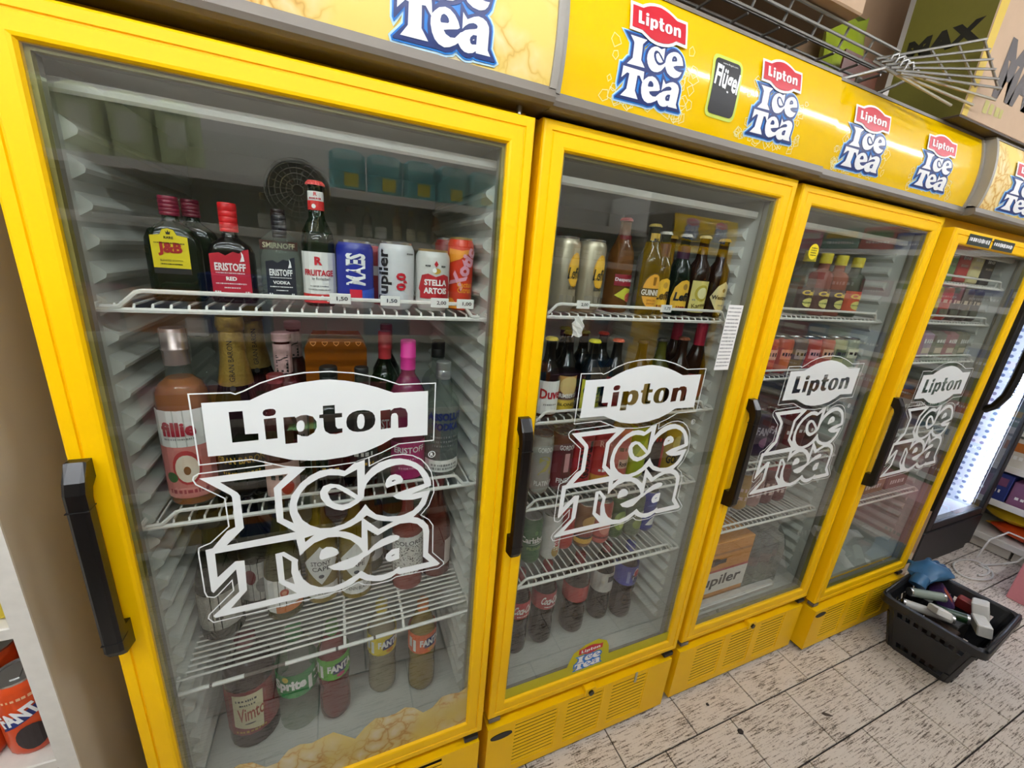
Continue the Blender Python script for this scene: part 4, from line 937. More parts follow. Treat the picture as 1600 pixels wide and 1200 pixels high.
ab = [('t', 'ABSOLUT', .17, 0, .80, C('1c2a6a'), {'w': .86, 'b': .05}), ('t', 'VODKA', .17, 0, .58, C('1c2a6a'), {'w': .66, 'b': .05}), ('s', -.7, .7, .34, .05, GREYP), ('s', -.7, .7, .24, .05, GREYP), ('s', -.6, .6, .14, .05, GREYP)]
bottle('vodka_bottle', 'clear vodka bottle with dark blue lettering and a silver cap', 'bottle', (-.136, .105, z), .262, .0385, 'vodka', GC, 'screw', SIL, [dict(z=(.24, .64), half=1.2, bg=None, items=ab), dict(name='foot_label', z=(.05, .16), half=1.3, bg=PAPER, items=[('s', -.6, .6, .6, .2, GREYP), ('s', -.6, .6, .3, .2, GREYP)])], fill_to=.6, liquid=see('clear_liquid', 'c8ccc8', .9, .05, 'f0f2f0'))
bottle('vodka_bottle', 'clear bottle behind the one with dark blue lettering', 'bottle', (-.124, .215, z), .285, .0385, 'vodka', GC, 'screw', BLACKP)
# third shelf: wine
def z3(x): return .6730 + .035*(x+.7103-.345)
T3 = 'on the slanting third shelf of the first cooler'
def wl(bg, items=(), zz=(.12, .46), half=1.25, **k): return [dict(z=zz, half=half, bg=bg, items=items, **k)]
GREYL = M('grey_sketch_label', 'a9a59b', .6, var=.35, vscale=150)
bottle('wine_bottle', 'dark green wine bottle with a mottled grey label, far left of the third shelf', 'bottle', (-.607, .160, z3(-.607)), .305, .041, 'burgundy', GG, 'tall', C('1c241a'), wl(GREYL, [('s', -.3, .3, .35, .08, BLACKP)], (.10, .40)))
bottle('wine_bottle', 'olive wine bottle with a small white tag, behind the leftmost wine', 'bottle', (-.606, .285, z3(-.606)), .310, .038, 'wine', GO, 'tall', C('2c2c18'), wl(PAPER, (), (.52, .57), .6))
bottle('wine_bottle', 'dark wine bottle with a grey drawing label and red ornament', 'bottle', (-.545, .225, z3(-.545)-.0), .305, .0375, 'wine', GG, 'tall', C('23231c'), wl(M('white_sketch_label', 'c9c5bc', .6, var=.3, vscale=120), [('e', -.2, .66, .25, .2, C('7a1c24')), ('e', .3, .4, .3, .2, GREYP)], (.08, .42)))
bottle('wine_bottle', 'olive green wine bottle with a white label, red seal and orange strip', 'bottle', (-.484, .168, z3(-.484)), .300, .0385, 'burgundy', GO, 'tall', C('3a3a20'), wl(PAPER, [('e', .1, .62, .18, .12, C('b5442c')), ('e', .1, .62, .10, .06, C('e0a080'), 2.6), ('s', -.5, .6, .36, .05, GREYP), ('b', -.3, 1, .0, .20, C('c9763c'))], (.08, .38)))
def stony(label, loc):
    return bottle('wine_bottle', label, 'bottle', loc, .300, .0375, 'wine', GWW, 'tall', M('white_cap', 'd8d8d0', .4), [dict(z=(.20, .56), half=1.15, bg=PAPER, shape=DIA, items=[('t', 'STONY', .11, 0, .56, BLACKP, {'w': .50, 'b': .01}), ('t', 'CAPE', .11, 0, .42, BLACKP, {'w': .44, 'b': .01}), ('e', 0, .22, .14, .05, C('444850'))]), dict(name='foot_label', z=(.06, .18), half=1.1, bg=PAPER, items=[('t', 'CHENIN BLANC', .28, 0, .5, BLACKP, {'w': .7, 'b': 0})])])
stony('white wine bottle with a diamond-shaped label, left one of the pair', (-.403, .188, z3(-.403)))
stony('white wine bottle with a diamond-shaped label, right one of the pair', (-.325, .176, z3(-.325)))
bottle('wine_bottle', 'olive wine bottle with a tall white label, behind the rose wine', 'bottle', (-.290, .255, z3(-.29)), .305, .037, 'wine', GO, 'tall', C('c9c2a8'), wl(PAPER, [('t', 'MURRI', .10, 0, .7, BLACKP, {'w': .7}), ('e', 0, .25, .3, .13, C('6a5a40'))], (.12, .52)))
bottle('wine_bottle', 'wine bottle with a blue-grey label behind the speckled label', 'bottle', (-.215, .277, z3(-.215)), .300, .037, 'wine', GO, 'tall', C('2c3430'), wl(C('7c9aa0'), [('s', -.6, .6, .7, .06, PAPER)], (.12, .52)))
bottle('wine_bottle', 'rose wine bottle with a black-speckled white label', 'bottle', (-.200, .163, z3(-.2)), .290, .0385, 'wine', GRO, 'tall', C('b5342c'), [dict(z=(.17, .56), half=1.35, bg=SPECK, items=[('b', -1, 1, .74, 1, PAPER), ('t', 'COLORES', .11, 0, .84, BLACKP, {'w': .72, 'b': .01}), ('s', -.2, .2, .76, .02, BLACKP)])])
bottle('wine_bottle', 'red-brown rose wine bottle in the right corner of the third shelf', 'bottle', (-.121, .182, z3(-.121)), .300, .0385, 'burgundy', see('rose_dark', '6a241a', .35, .05, 'a84a34'), 'tall', C('8a1c30'), wl(C('d8c8c0'), (), (.12, .38), .5, rz=.9))
# floor of the first cooler: soft drinks
z = .3235
def pet(label, loc, H, R, glass, capm, bg, items, zz=(.44, .64), rz=0., shape='pet', half=2.6, cat='bottle', name='soft_drink_bottle'):
    e = bottle(name, label, cat, loc, H, R, shape, glass, 'screw', capm, [dict(z=zz, half=half, bg=bg, items=items, eps=.0012)], rz)
    return e
vim = [('p', [(-.22, .22), (.20, .10), (.24, .92), (-.20, .95)], CREAM), ('t', 'Vimto', .30, .05, .52, C('a8441c'), {'w': .40, 'b': .015, 'rot': .18, 'sh': .2}), ('s', -.15, .17, .82, .05, BLACKP), ('s', -.10, .12, .72, .04, BLACKP), ('s', -.2, .25, .10, .05, GOLDP), ('e', .02, .28, .08, .015, BLACKP)]
pet('large dark fruit drink bottle with a red and cream label', (-.574, .163, z), .300, .054, GCR, C('6a1020'), C('8a1720'), vim, (.16, .62), shape='jug')
pet('clear lemon-lime bottle with a green label', (-.472, .152, z), .300, .046, GC, C('1a7a34'), C('128a42'), [('t', 'Sprite', .55, -.1, .55, WHITE, {'w': .30, 'b': .05}), ('b', .24, .32, .1, .7, WHITE), ('e', -.17, .85, .06, .12, C('d8c820')), ('s', .36, .5, .7, .1, WHITE), ('s', .36, .5, .4, .1, WHITE)], (.42, .66))
fa = lambda bg2: [('p', [(-.02, .30), (.30, .30), (.36, .80), (.05, .80)], C('1c2a6a')), ('t', 'FANTA', .34, .17, .58, WHITE, {'w': .30, 'b': .05}), ('b', -.32, -.24, .12, .72, WHITE), ('e', .17, .2, .1, .1, bg2), ('b', -.46, -.36, .3, .8, C('d8d8d0'))]
pet('raspberry red soft drink bottle with a bright green label', (-.387, .143, z), .295, .0375, GRL, C('3c8a2c'), C('5cae2c'), fa(C('c43a6a')), (.50, .72))
pet('pale lemonade bottle with a yellow label', (-.265, .172, z), .295, .0375, GLM, C('d8c030'), C('ecd21c'), fa(C('e89a20')), (.50, .72))
pet('orange soft drink bottle with an orange label beside the right wall', (-.160, .143, z), .295, .0375, GOR, C('e07a24'), C('e2601c'), fa(C('e8a020')), (.50, .72))

# ---- second cooler
z = 1.4145
lf = [('e', .12, .60, .36, .30, C('e2a824')), ('e', .12, .60, .31, .26, C('eab838'), 2.4), ('t', 'Leffe', .20, .14, .55, BLACKP, {'w': .36, 'b': .03, 'sh': .1}), ('t', 'BLONDE', .06, .1, .30, BLACKP, {'w': .24}), ('s', -.5, .5, .10, .16, C('8a8270'))]
can('pale gold abbey beer can beside the left frame', (.128, .10, z), .160, .0335, M('champagne_metal', 'b5ac94', .32, .6), lf, rz=.2)
can('pale gold abbey beer can, second from the left frame', (.197, .10, z), .160, .0335, M('champagne_metal', 'b5ac94', .32, .6), lf, rz=.1)
cl = lambda: C('c8b040')
bottle('beer_bottle', 'clear tequila beer bottle with a red and lime label', 'bottle', (.300, .125, z), .225, .0315, 'beer', see('clear_amber', '8a5a2a', .60, .04, 'd8a868'), 'crown', C('b81c24'), [dict(z=(.08, .42), half=1.25, bg=None, items=[('b', -.7, .8, .60, .95, C('8a1428')), ('t', 'Desperados', .14, .05, .78, WHITE, {'w': .7}), ('p', [(-.6, .3), (.4, .1), (.7, .5), (0, .55)], C('c9c83a')), ('e', .4, .25, .3, .15, C('c83a50'))]), dict(name='neck_label', z=(.72, .80), r=.55, half=1.2, bg=C('6a1420'))])
bottle('beer_bottle', 'green-brown stout bottle with a black and gold oval label', 'bottle', (.360, .0905, z), .216, .0295, 'beer', GG, 'crown', C('a08a3c'), [dict(z=(.06, .47), half=1.15, bg=None, items=[('e', 0, .5, .85, .5, C('1c1408'), 1.4), ('e', 0, .5, .78, .46, C('e0a03a'), 1.9), ('b', -.95, .95, .36, .58, BLACKP, 2.3), ('t', 'GUINNESS', .15, 0, .47, WHITE, {'w': .82, 'b': .02}), ('p', [(-.1, .66), (.1, .66), (.16, .88), (-.12, .88)], C('7a4a10'), 2.4), ('t', 'SPECIAL', .05, 0, .26, C('7a2a10'), {'w': .4}), ('t', 'EXPORT', .05, 0, .17, C('7a2a10'), {'w': .36})]), dict(name='neck_label', z=(.74, .88), r=.46, half=1.2, bg=GOLDP, items=[('s', -.5, .5, .5, .3, BLACKP)])])
le = [dict(z=(.06, .44), half=1.15, bg=C('eab838'), shape=[(-.9, 0), (.9, 0), (1, .4), (.8, .75), (.4, .95), (0, 1), (-.4, .95), (-.8, .75), (-1, .4)], items=[('t', 'Leffe', .28, 0, .46, BLACKP, {'w': .74, 'b': .04, 'sh': .1}), ('e', 0, .78, .2, .10, C('a8823a')), ('s', -.5, .5, .12, .08, C('8a1c1c'))]), dict(name='neck_foil', z=(.66, .84), r=.52, half=3.14, bg=C('3a1230'))]
bottle('beer_bottle', 'abbey beer bottle with a yellow label, left one of the pair', 'bottle', (.417, .112, z), .205, .0285, 'steinie', GG, 'crown', C('d8d2c4'), le)
bottle('beer_bottle', 'abbey beer bottle with a yellow label, right one of the pair', 'bottle', (.476, .105, z), .205, .0285, 'steinie', GG, 'crown', C('c8c2b4'), le)
bottle('beer_bottle', 'brown beer bottle with a pale yellow ornate label', 'bottle', (.535, .10, z), .207, .0295, 'steinie', GB, 'crown', C('c8b88a'), [dict(z=(.05, .44), half=1.1, bg=C('dccf78'), items=[('e', -.1, .62, .6, .26, C('b8a838')), ('e', -.1, .62, .4, .18, C('e9e2a8'), 2.4), ('t', 'Karmeliet', .14, .1, .26, C('6a5a18'), {'w': .7, 'rot': .2}), ('s', -.8, -.5, .4, .06, GREYP)])])
bottle('beer_bottle', 'dark trappist bottle with a cream diamond label at the right wall', 'bottle', (.600, .095, z), .205, .030, 'steinie', GB, 'crown', C('c9a040'), [dict(z=(.03, .46), half=1.1, bg=C('e0cf96'), shape=[(0, 0), (.5, .2), (1, .52), (.55, .85), (0, 1), (-.55, .85), (-1, .52), (-.5, .2)], items=[('t', 'Westmalle', .13, 0, .53, C('2a1c10'), {'w': .86, 'b': .03}), ('e', 0, .74, .14, .06, C('8a6a2c')), ('s', -.3, .3, .3, .04, GREYP)])])
bottle('beer_bottle', 'dark beer bottle behind the two yellow-labelled abbey bottles', 'bottle', (.50, .18, z), .205, .0295, 'steinie', GB, 'crown', C('c9a040'))
z = 1.1625
bl = [('du', .112, .085, .195, 'short dark beer bottle with a white label and red gothic letters', C('d8c040'), PAPER, [('t', 'Duvel', .30, 0, .62, C('b01424'), {'w': .8, 'b': .03}), ('s', -.5, .5, .3, .05, GREYP)]),
      ('gr', .168, .10, .208, 'dark abbey bottle with a tan phoenix label', C('8a8428'), C('b98c48'), [('e', 0, .72, .7, .28, C('d8bc7c')), ('b', -1, 1, .32, .55, C('4a2416')), ('t', 'GRIMBERGEN', .12, 0, .44, WHITE, {'w': .9}), ('b', -1, 1, .02, .30, C('d8b83c')), ('t', 'BLONDE', .09, 0, .18, BLACKP, {'w': .7})]),
      ('ch', .232, .085, .190, 'dark beer bottle with a lime yellow label', C('d8d020'), C('d2d43c'), [('t', 'CHOUFFE', .24, 0, .66, C('1c4a24'), {'w': .84, 'b': .05}), ('s', -.6, .6, .45, .05, C('1c4a24')), ('s', -.6, .6, .3, .05, C('1c4a24'))]),
      ('c3', .198, .175, .205, 'dark bottle with an olive crown cap, second row left', C('8a8430'), None, ()),
      ('c4', .262, .18, .195, 'dark bottle with a dull olive crown cap, second row middle', C('75732c'), None, ()),
      ('c5', .335, .195, .190, 'dark bottle with an orange-red crown cap, second row', C('c8402c'), None, ()),
      ('c6', .318, .105, .188, 'dark bottle with an orange crown cap behind the name plate', C('d05a34'), C('8a1c1c'), ()),
      ('b7', .395, .10, .185, 'dark bottle with a brown cap behind the middle of the name plate', C('3a2c24'), C('b8a070'), ()),
      ('b8', .465, .105, .190, 'olive bottle with a dark cap behind the right of the name plate', C('2c2418'), C('a88a40'), ()),
      ('b9', .535, .10, .195, 'brown bottle with a copper cap near the right of the second shelf', C('8a4a2c'), C('7a3a20'), ())]
for k, x, y, H, lab, cp, bg, its in bl:
    bottle('beer_bottle', lab, 'bottle', (x, y, z), H, .0295, 'steinie', GO if k == 'b8' else (GB if k in ('b9', 'b7') else GK), 'crown', cp, [dict(z=(.05, .47), half=1.2, bg=bg, items=its)] if bg is not None else ())
for x, y, lab in ((.590, .185, 'dark bottle with a red foil neck, rear one by the right wall'), (.598, .105, 'dark bottle with a red foil neck, front one by the right wall')):
    bottle('cork_bottle', lab, 'bottle', (x, y, z), .235, .031, 'burgundy', GB, 'tall', C('a81c34'), [dict(name='neck_foil', z=(.66, .96), r=.46, half=3.14, bg=C('a81c34')), dict(z=(.1, .38), half=1.1, bg=C('8a2018'))])
z = .9245
c5 = [(.142, 'grey strong beer can with a big gold figure 2', 'a4a59c', [('t', 'GORDON', .11, 0, .86, WHITE, {'w': .5}), ('t', '2', .42, 0, .52, C('b8b060'), {'b': .03}), ('t', 'PLATINUM', .11, .05, .12, WHITE, {'w': .6})]),
      (.222, 'wine red strong beer can with a white arrow figure', '6a3238', [('t', 'GORDON', .11, 0, .86, WHITE, {'w': .5}), ('t', '1', .42, 0, .52, C('d8a0a0'), {'b': .05}), ('t', 'FINEST', .11, 0, .12, WHITE, {'w': .5})]),
      (.288, 'bright red strong beer can with sideways lettering', 'b82834', [('t', 'GORDON', .26, -.1, .45, C('2a1418'), {'rot': PI/2, 'w': .7, 'b': .04}), ('b', .1, .3, .7, .95, BLACKP)]),
      (.352, 'red beer can with a round crest and yellow foot', 'b83a34', [('t', 'ROO', .14, 0, .84, C('e8b0a0'), {'w': .5}), ('e', .05, .52, .35, .2, C('8a2420')), ('b', -1, 1, -.1, .10, C('d8a83a')), ('s', -.4, .4, .22, .08, WHITE)]),
      (.410, 'salmon pink beer can with a pale label patch', 'cf6a5c', [('b', -.35, .35, .2, .42, C('e0b8a0')), ('t', 'Rook', .12, 0, .31, BLACKP, {'w': .28}), ('s', -.4, .4, .66, .1, C('6a4a20'))]),
      (.472, 'lime green can behind the curl of the letter', 'a8b82c', [('p', [(-.6, .3), (.5, .6), (.1, .9)], C('d8d83a')), ('s', -.4, .4, .4, .1, C('5a6a10'))]),
      (.530, 'dark can with a red and white stripe', '2a2426', [('b', .1, .4, .1, .8, C('b8242c')), ('b', .4, .6, .1, .8, WHITE), ('s', -.6, .0, .8, .1, C('b8242c'))]),
      (.592, 'gold beer can with black lettering at the right', 'b0902c', [('t', 'GOLD', .22, 0, .25, BLACKP, {'w': .55, 'b': .04}), ('e', 0, .65, .3, .2, C('d8c060'))])]
for k, (x, lab, colr, its) in enumerate(c5): can(lab, (.142+.0643*k, .128, z), .168, .031, C(colr, .3), its)
z = .6795
c6 = [(.150, .09, 'green lager can with white script lettering', '1c5a2c', [('t', 'Carlsberg', .22, 0, .56, WHITE, {'w': .76, 'b': .03, 'rot': .08}), ('t', 'PILSNER', .08, 0, .34, C('8aa858'), {'w': .5}), ('e', 0, .78, .1, .06, C('5a8a4c')), ('p', [(-.6, .44), (.6, .50), (.6, .47)], WHITE)]),
      (.226, .088, 'white lager can with a red crest near the foot', 'c9c9c4', [('e', .1, .14, .28, .16, C('a88a40')), ('b', -.05, .30, .10, .52, C('b8242c')), ('t', 'ARTOIS', .15, .12, .32, WHITE, {'rot': PI/2, 'w': .34})]),
      (.296, .115, 'plain red slim can behind the white lager can', 'b8302a', []),
      (.355, .105, 'brown and yellow can with burger colours', '8a5a2c', [('b', -1, 1, .22, .34, C('7a2018')), ('b', -1, 1, .02, .16, C('d8a83a')), ('b', -1, 1, .16, .22, C('2c2a1c')), ('e', 0, .65, .5, .2, C('c89a50'))]),
      (.428, .105, 'pink-red can with an oval pattern', 'b84a42', [('e', 0, .4, .5, .22, C('d88a78')), ('s', -.5, .5, .7, .1, C('e8c0b0')), ('b', -1, 1, .05, .12, C('6a1c1c'))]),
      (.492, .115, 'green can with a pale leaf shape', '3a5a2a', [('e', 0, .45, .5, .3, C('8aa84a')), ('e', .1, .4, .25, .2, C('b8c870'), 2.6)]),
      (.552, .105, 'grey-green lemon soft drink can', '6a7460', [('t', '7UP', .16, 0, .62, C('e8e8d8'), {'w': .4, 'b': .04}), ('e', 0, .30, .4, .16, C('8a9a5a'))]),
      (.615, .115, 'blue can with white marks at the right wall', '2c3c98', [('p', [(-.4, .1), (.2, .1), (.3, .4), (-.1, .3)], WHITE), ('p', [(-.5, .7), (.4, .75), (.2, .9)], C('6a7ac8'))])]
for k, (x, y, lab, colr, its) in enumerate(c6): can(lab, (.150+.0638*k, y+.055, z), .150, .031, C(colr, .3), its)
z = .3235
ck = [('p', [(-.36, .30), (.36, .22), (.36, .34), (-.36, .42)], C('e8d8d0')), ('t', 'Coca-Cola', .50, .05, .58, WHITE, {'w': .30, 'b': .03, 'sh': .25})]
ck = [ck[1], ('s', -.15, .2, .18, .08, WHITE)]
for x, y, lab, R, its, bg, zz, gl in ((.138, .160, 'cola bottle with a red label, leftmost on the cooler floor', .0385, ck, C('b5202a'), (.50, .70), GCO), (.235, .168, 'cola bottle with a red label, second from the left', .0385, ck, C('a83038'), (.50, .70), GCO), (.358, .172, 'cola bottle with a plain red label, third from the left', .042, [], C('b03434'), (.46, .66), GCO), (.476, .188, 'cola bottle with a white label', .038, [('b', -.05, .22, .55, .85, BLACKP)], C('cfcdc8'), (.42, .68), GCO), (.560, .168, 'dark cola bottle with a blue label and a round red and white mark', .039, [('e', .10, .5, .12, .40, WHITE), ('e', .10, .66, .10, .20, C('c0242c'), 2.6), ('e', .10, .30, .10, .18, C('1c2a6a'), 2.6), ('t', 'PEPSI', .20, .10, .49, BLACKP, {'w': .18, 'b': .05}), ('b', -.22, -.12, .15, .75, C('8a94c8'))], C('2c3a9c'), (.50, .76), GCO)):
    pet(lab, (x, y, z), .300, R, gl, C('8a1820') if bg is not C('2c3a9c') else C('2c3a9c'), bg, its, zz)

# ---- third cooler
ox, oy = .7245, .0086
z = 1.4305
ca = lambda c: [dict(z=(.10, .44), half=1.3, bg=C(c), items=[('t', 'Caly', .30, 0, .72, C('e0c030'), {'w': .66, 'b': .04, 'sh': .2}), ('e', 0, .30, .5, .22, C('d8d07a')), ('s', -.5, .5, .3, .07, C('4a6a3a'))])]
for k, (x, g, bg, lab) in enumerate(((.270, GC, '4a3a38', 'clear juice bottle with a yellow cap, first of the row in the third cooler'), (.350, see('pink_juice', 'b06a60', .5, .05, 'd8a098'), '5a3a34', 'pink juice bottle with a yellow cap, second of the row in the third cooler'), (.430, see('peach_juice', 'b5624a', .5, .05, 'd89a80'), '4a3434', 'peach juice bottle with a yellow cap, third of the row in the third cooler'), (.520, see('green_juice', '3a4a38', .4, .05, '6a8068'), 'c8502c', 'green juice bottle with an orange label and yellow cap'))):
    bottle('juice_bottle', lab, 'bottle', (ox+x, oy+.11, z), .190, .033, 'round', g, 'screw', C('d6c43a'), ca(bg))
for x, y, c, lab in ((.105, .10, '8a3038', 'red can with white script at the left of the third cooler'), (.165, .13, '8a1c34', 'dark red can with a yellow band in the third cooler'), (.12, .19, 'b85a24', 'orange can in the second row of the third cooler')):
    can(lab, (ox+x, oy+y, z), .165, .031, C(c, .3), [('t', 'Cola', .3, 0, .35, C('e8d8c0'), {'rot': .4, 'w': .7, 'sh': .2}), ('b', -1, 1, .70, .80, C('d8b830')), ('b', -1, 1, .86, .96, C('3a6a9a'))])
z = 1.2425
cols = ['6a5a2c', 'b84a34', 'b0503c', '6a5a54', 'a84038', 'b05a44', 'a8a87c', 'a0a488']
for k, c in enumerate(cols):
    can(['small ochre', 'small orange-red', 'small brick red', 'small grey-brown', 'small crimson', 'small rust-coloured', 'small pale green', 'small grey-green'][k] + ' can on the second shelf of the third cooler', (ox+.096+.0712*k, oy+.10, z), .115, .032, C(c, .3), [('b', -.6, .6, .4, .75, C(['c8a850', 'e0a890', 'd88a78', 'a89890', 'e0a0a0', 'e0b090', '5a6a4a', 'd8d8b8'][k])), ('s', -.5, .5, .58, .14, C('3a2c28'))])
z = .9245
bottle('soft_drink_bottle', 'large dark bottle at the left of the third shelf in the third cooler', 'bottle', (ox+.118, oy+.14, z), .28, .045, 'pet', see('amber_soda', '6a4420', .35, .06, '9a7040'), 'screw', C('2a6a34'), [dict(z=(.46, .66), half=2.4, bg=C('c85028'), items=[('s', -.3, .3, .5, .3, WHITE)])])
bottle('soft_drink_bottle', 'brown soft drink bottle with a green label in the third cooler', 'bottle', (ox+.212, oy+.14, z), .265, .042, 'pet', see('amber_soda', '6a4420', .35, .06, '9a7040'), 'screw', C('2a6a34'), [dict(z=(.46, .68), half=2.4, bg=C('2c8a3c'), items=[('s', -.2, .3, .5, .3, WHITE), ('s', -.2, .2, .25, .2, WHITE)])])
for k, (x, c, lab) in enumerate(((.292, '3a2a4a', 'purple soft drink can behind the big letter'), (.362, '45304e', 'violet soft drink can behind the curl'), (.432, '5a2c30', 'maroon soft drink can on the third shelf'), (.502, '5a3a34', 'brown-red soft drink can on the third shelf'), (.572, '54504a', 'grey soft drink can on the third shelf'))):
    can(lab, (ox+x, oy+.135, z), .165, .033, C(c, .3), [('t', 'FANTA', .22, 0, .62, C('c8c0d0'), {'w': .7, 'b': .04}), ('e', 0, .3, .4, .15, C('9a6a90'))] if k < 2 else [('b', -.5, .5, .3, .7, C('7a5048')), ('s', -.4, .4, .5, .12, PAPER)])
z = .6865
bottle('water_bottle', 'clear green-tinted bottle on the fourth shelf of the third cooler', 'bottle', (ox+.14, oy+.12, z), .20, .035, 'pet', see('green_clear', '6a7a6a', .7, .05, 'b8c8b8'), 'screw', C('3a5a4a'), [dict(z=(.44, .66), half=2.2, bg=C('8a9a8a'))])
for k, (x, c, lab) in enumerate(((.235, '8a8a84', 'grey can on the fourth shelf of the third cooler'), (.315, 'b08a40', 'ochre can on the fourth shelf of the third cooler'), (.390, 'a8807a', 'dusty pink can on the fourth shelf of the third cooler'), (.460, '6a3434', 'maroon can with pale letters on the fourth shelf'), (.535, '74302f', 'dark red can with pale letters on the fourth shelf'))):
    can(lab, (ox+x, oy+.155, z), .150, .033, C(c, .3), [('s', -.6, .6, .6, .16, C('d8b8b0')), ('s', -.6, .6, .3, .16, C('d8b8b0'))], top=C('a01c24', .3) if k > 2 else None)
# orange beer carton on the cooler floor
ORC = C('d08a2c', .5)
e = tag(empty('beer_carton', (ox+.235, oy+.165, .3235)), 'orange beer carton with black letters on a white band, floor of the third cooler', 'box')
m = MB(); m.box((-.135, -.085, 0), (.135, .085, .275), ORC, .003)
fr = lambda a, b: (a, -.0862, b); fr2 = lambda a, b: (a, -.0868, b)
for (x0, x1, z0, z1, mt) in ((-.133, .133, .05, .145, PAPER), (-.133, .133, .145, .155, C('a82430')), (-.133, .133, .02, .035, C('a86a1c')), (-.133, .133, .222, .232, C('a86a1c'))):
    m.add([fr(x0, z0), fr(x1, z0), fr(x1, z1), fr(x0, z1)], [(0, 1, 2, 3)], mt)
put_text(m, 'Jupiler', .062, -.012, .098, BLACKP, fr2, wid=.235, bold=.025, shear=.08)
m.add([fr2(.062*math.cos(t*PI/8)*.5-.06, .192+.018*math.sin(t*PI/8)) for t in range(16)], [tuple(range(16))], C('5a3a14'))
m.build('carton', e)
m = MB(); m.box((-.06, -.0875, .182), (.0, -.0868, .20), DARK); m.build('hand_hole', e)
# shrink-wrapped water bottles
FILM = see('clear_film', 'b8bab4', .72, .12, 'e8e8e4')
e = tag(empty('water_pack', (ox+.50, oy+.17, .3235)), 'crumpled clear film pack of bottles at the right of the cooler floor', 'pack')
m = MB(); rr = random.Random(5); n = 10; vs = []
for i in range(7):
    for k in range(n*2):
        t = 2*PI*k/(2*n); c, s_ = math.cos(t), math.sin(t); f = (1-.35*max(0, (i-4)/2)**1.5)*(1+.07*(rr.random()-.5))
        vs.append((.115*f*math.copysign(abs(c)**.5, c), .095*f*math.copysign(abs(s_)**.5, s_), .26*i/6+.012*(rr.random()-.5)*(1 if i else 0)))
nn = 2*n; fs = [(i*nn+k, i*nn+(k+1) % nn, (i+1)*nn+(k+1) % nn, (i+1)*nn+k) for i in range(6) for k in range(nn)] + [tuple(range(6*nn, 7*nn))]
m.add(vs, fs, FILM); m.build('film', e)
for k, (x, y) in enumerate(((-.055, -.045), (.02, -.045), (.08, -.03), (-.03, .04), (.05, .04))):
    m = MB(); m.lathe([(r*.034, q*.235) for r, q in PROF['pet']], GC, 12); b_ = m.build('bottle_in_pack', e, (x, y, 0))
    m = MB(); m.lathe([(.0345, .10), (.0345, .14)], C('8a5a5a'), 12, caps=False); m.build('bottle_label', b_, None)
e = tag(empty('film_roll', (ox+.30, oy+.072, .3235)), 'flat white plastic wrapped tray in front of the orange carton', 'tray')
m = MB(); m.box((-.24, -.018, 0), (.24, .010, .028), M('white_film', 'cfcdc6', .35, var=.15, vscale=40), .004); m.build('tray', e)
m = MB(); m.path([(-.23, -.019, .020), (-.1, -.021, .024), (.05, -.019, .020), (.22, -.021, .025)], .002, WHITE); m.build('film_edge', e)

# ---- fourth cooler
ox, oy = 1.4392, -.0158
def pack(name, label, loc, sx, sy, sz, body, items=(), group=None, cat='pack', rz=0., bev=.004):
    e = tag(empty(name, loc, rz), label, cat, group)
    m = MB(); m.box((-sx/2, -sy/2, 0), (sx/2, sy/2, sz), body, min(bev, sx*.2, sy*.2, sz*.2)); m.build('carton', e)
    m = MB(); y = -sy/2-.0006
    for it in items:
        if it[0] == 'b': m.add([(it[1]*sx/2, y, it[3]*sz), (it[2]*sx/2, y, it[3]*sz), (it[2]*sx/2, y, it[4]*sz), (it[1]*sx/2, y, it[4]*sz)], [(0, 1, 2, 3)], it[5])
        elif it[0] == 't': put_text(m, it[1], it[2]*sz, it[3]*sx/2, it[4]*sz, it[5], flat(y-.0006), wid=it[6]*sx if len(it) > 6 else None)
        elif it[0] == 's': scribble(m, it[1]*sx/2, it[2]*sx/2, it[3]*sz, it[4]*sz, it[5], flat(y-.0006))
    if m.v: m.build('front_print', e, fix=False)
    return e
z = 1.5775
for k, (c, lab) in enumerate((('5a4460', 'plum purple'), ('6a8a54', 'leaf green'), ('b03a34', 'tomato red'), ('d8cc94', 'cream yellow'), ('2c2a2c', 'charcoal black'))):
    pack('juice_carton', lab + ' juice carton on the top shelf of the fourth cooler', (ox+.135+.095*k, oy+.105, z), .082, .07, .118, C(c), [('s', -.7, .7, .72, .10, PAPER), ('s', -.7, .7, .5, .08, C('c8b8a8')), ('b', -.7, .7, .15, .22, C('a89888'))])
z = 1.4375
for k, (c, lab) in enumerate((('2a3a3c', 'dark teal'), ('3a4c60', 'slate blue'), ('b89a30', 'mustard yellow'), ('a83424', 'orange-red'), ('4a3a34', 'dark brown'), ('54423a', 'cocoa brown'), ('4c4440', 'grey-brown'))):
    can(lab + ' slim can on the second shelf of the fourth cooler', (ox+.095+.08*k, oy+.105, z), .125, .030, C(c, .3), [('s', -.6, .6, .6, .15, C('c8b8a0')), ('b', -.6, .6, .1, .3, C('6a6a5a'))])
z = 1.2875
for k, (c, lab) in enumerate((('c83440', 'scarlet'), ('6a3c50', 'mauve'), ('b09aa8', 'pale lilac'), ('8a8478', 'pebble grey'), ('a8787a', 'old rose'), ('94907c', 'khaki'))):
    pack('snack_pouch', lab + ' pouch on the third shelf of the fourth cooler', (ox+.112+.095*k, oy+.11, z), .088, .06, .105, C(c), [('s', -.7, .7, .65, .16, PAPER), ('b', -.6, .6, .2, .4, C('d8c8b0'))], bev=.012)
z = .9825
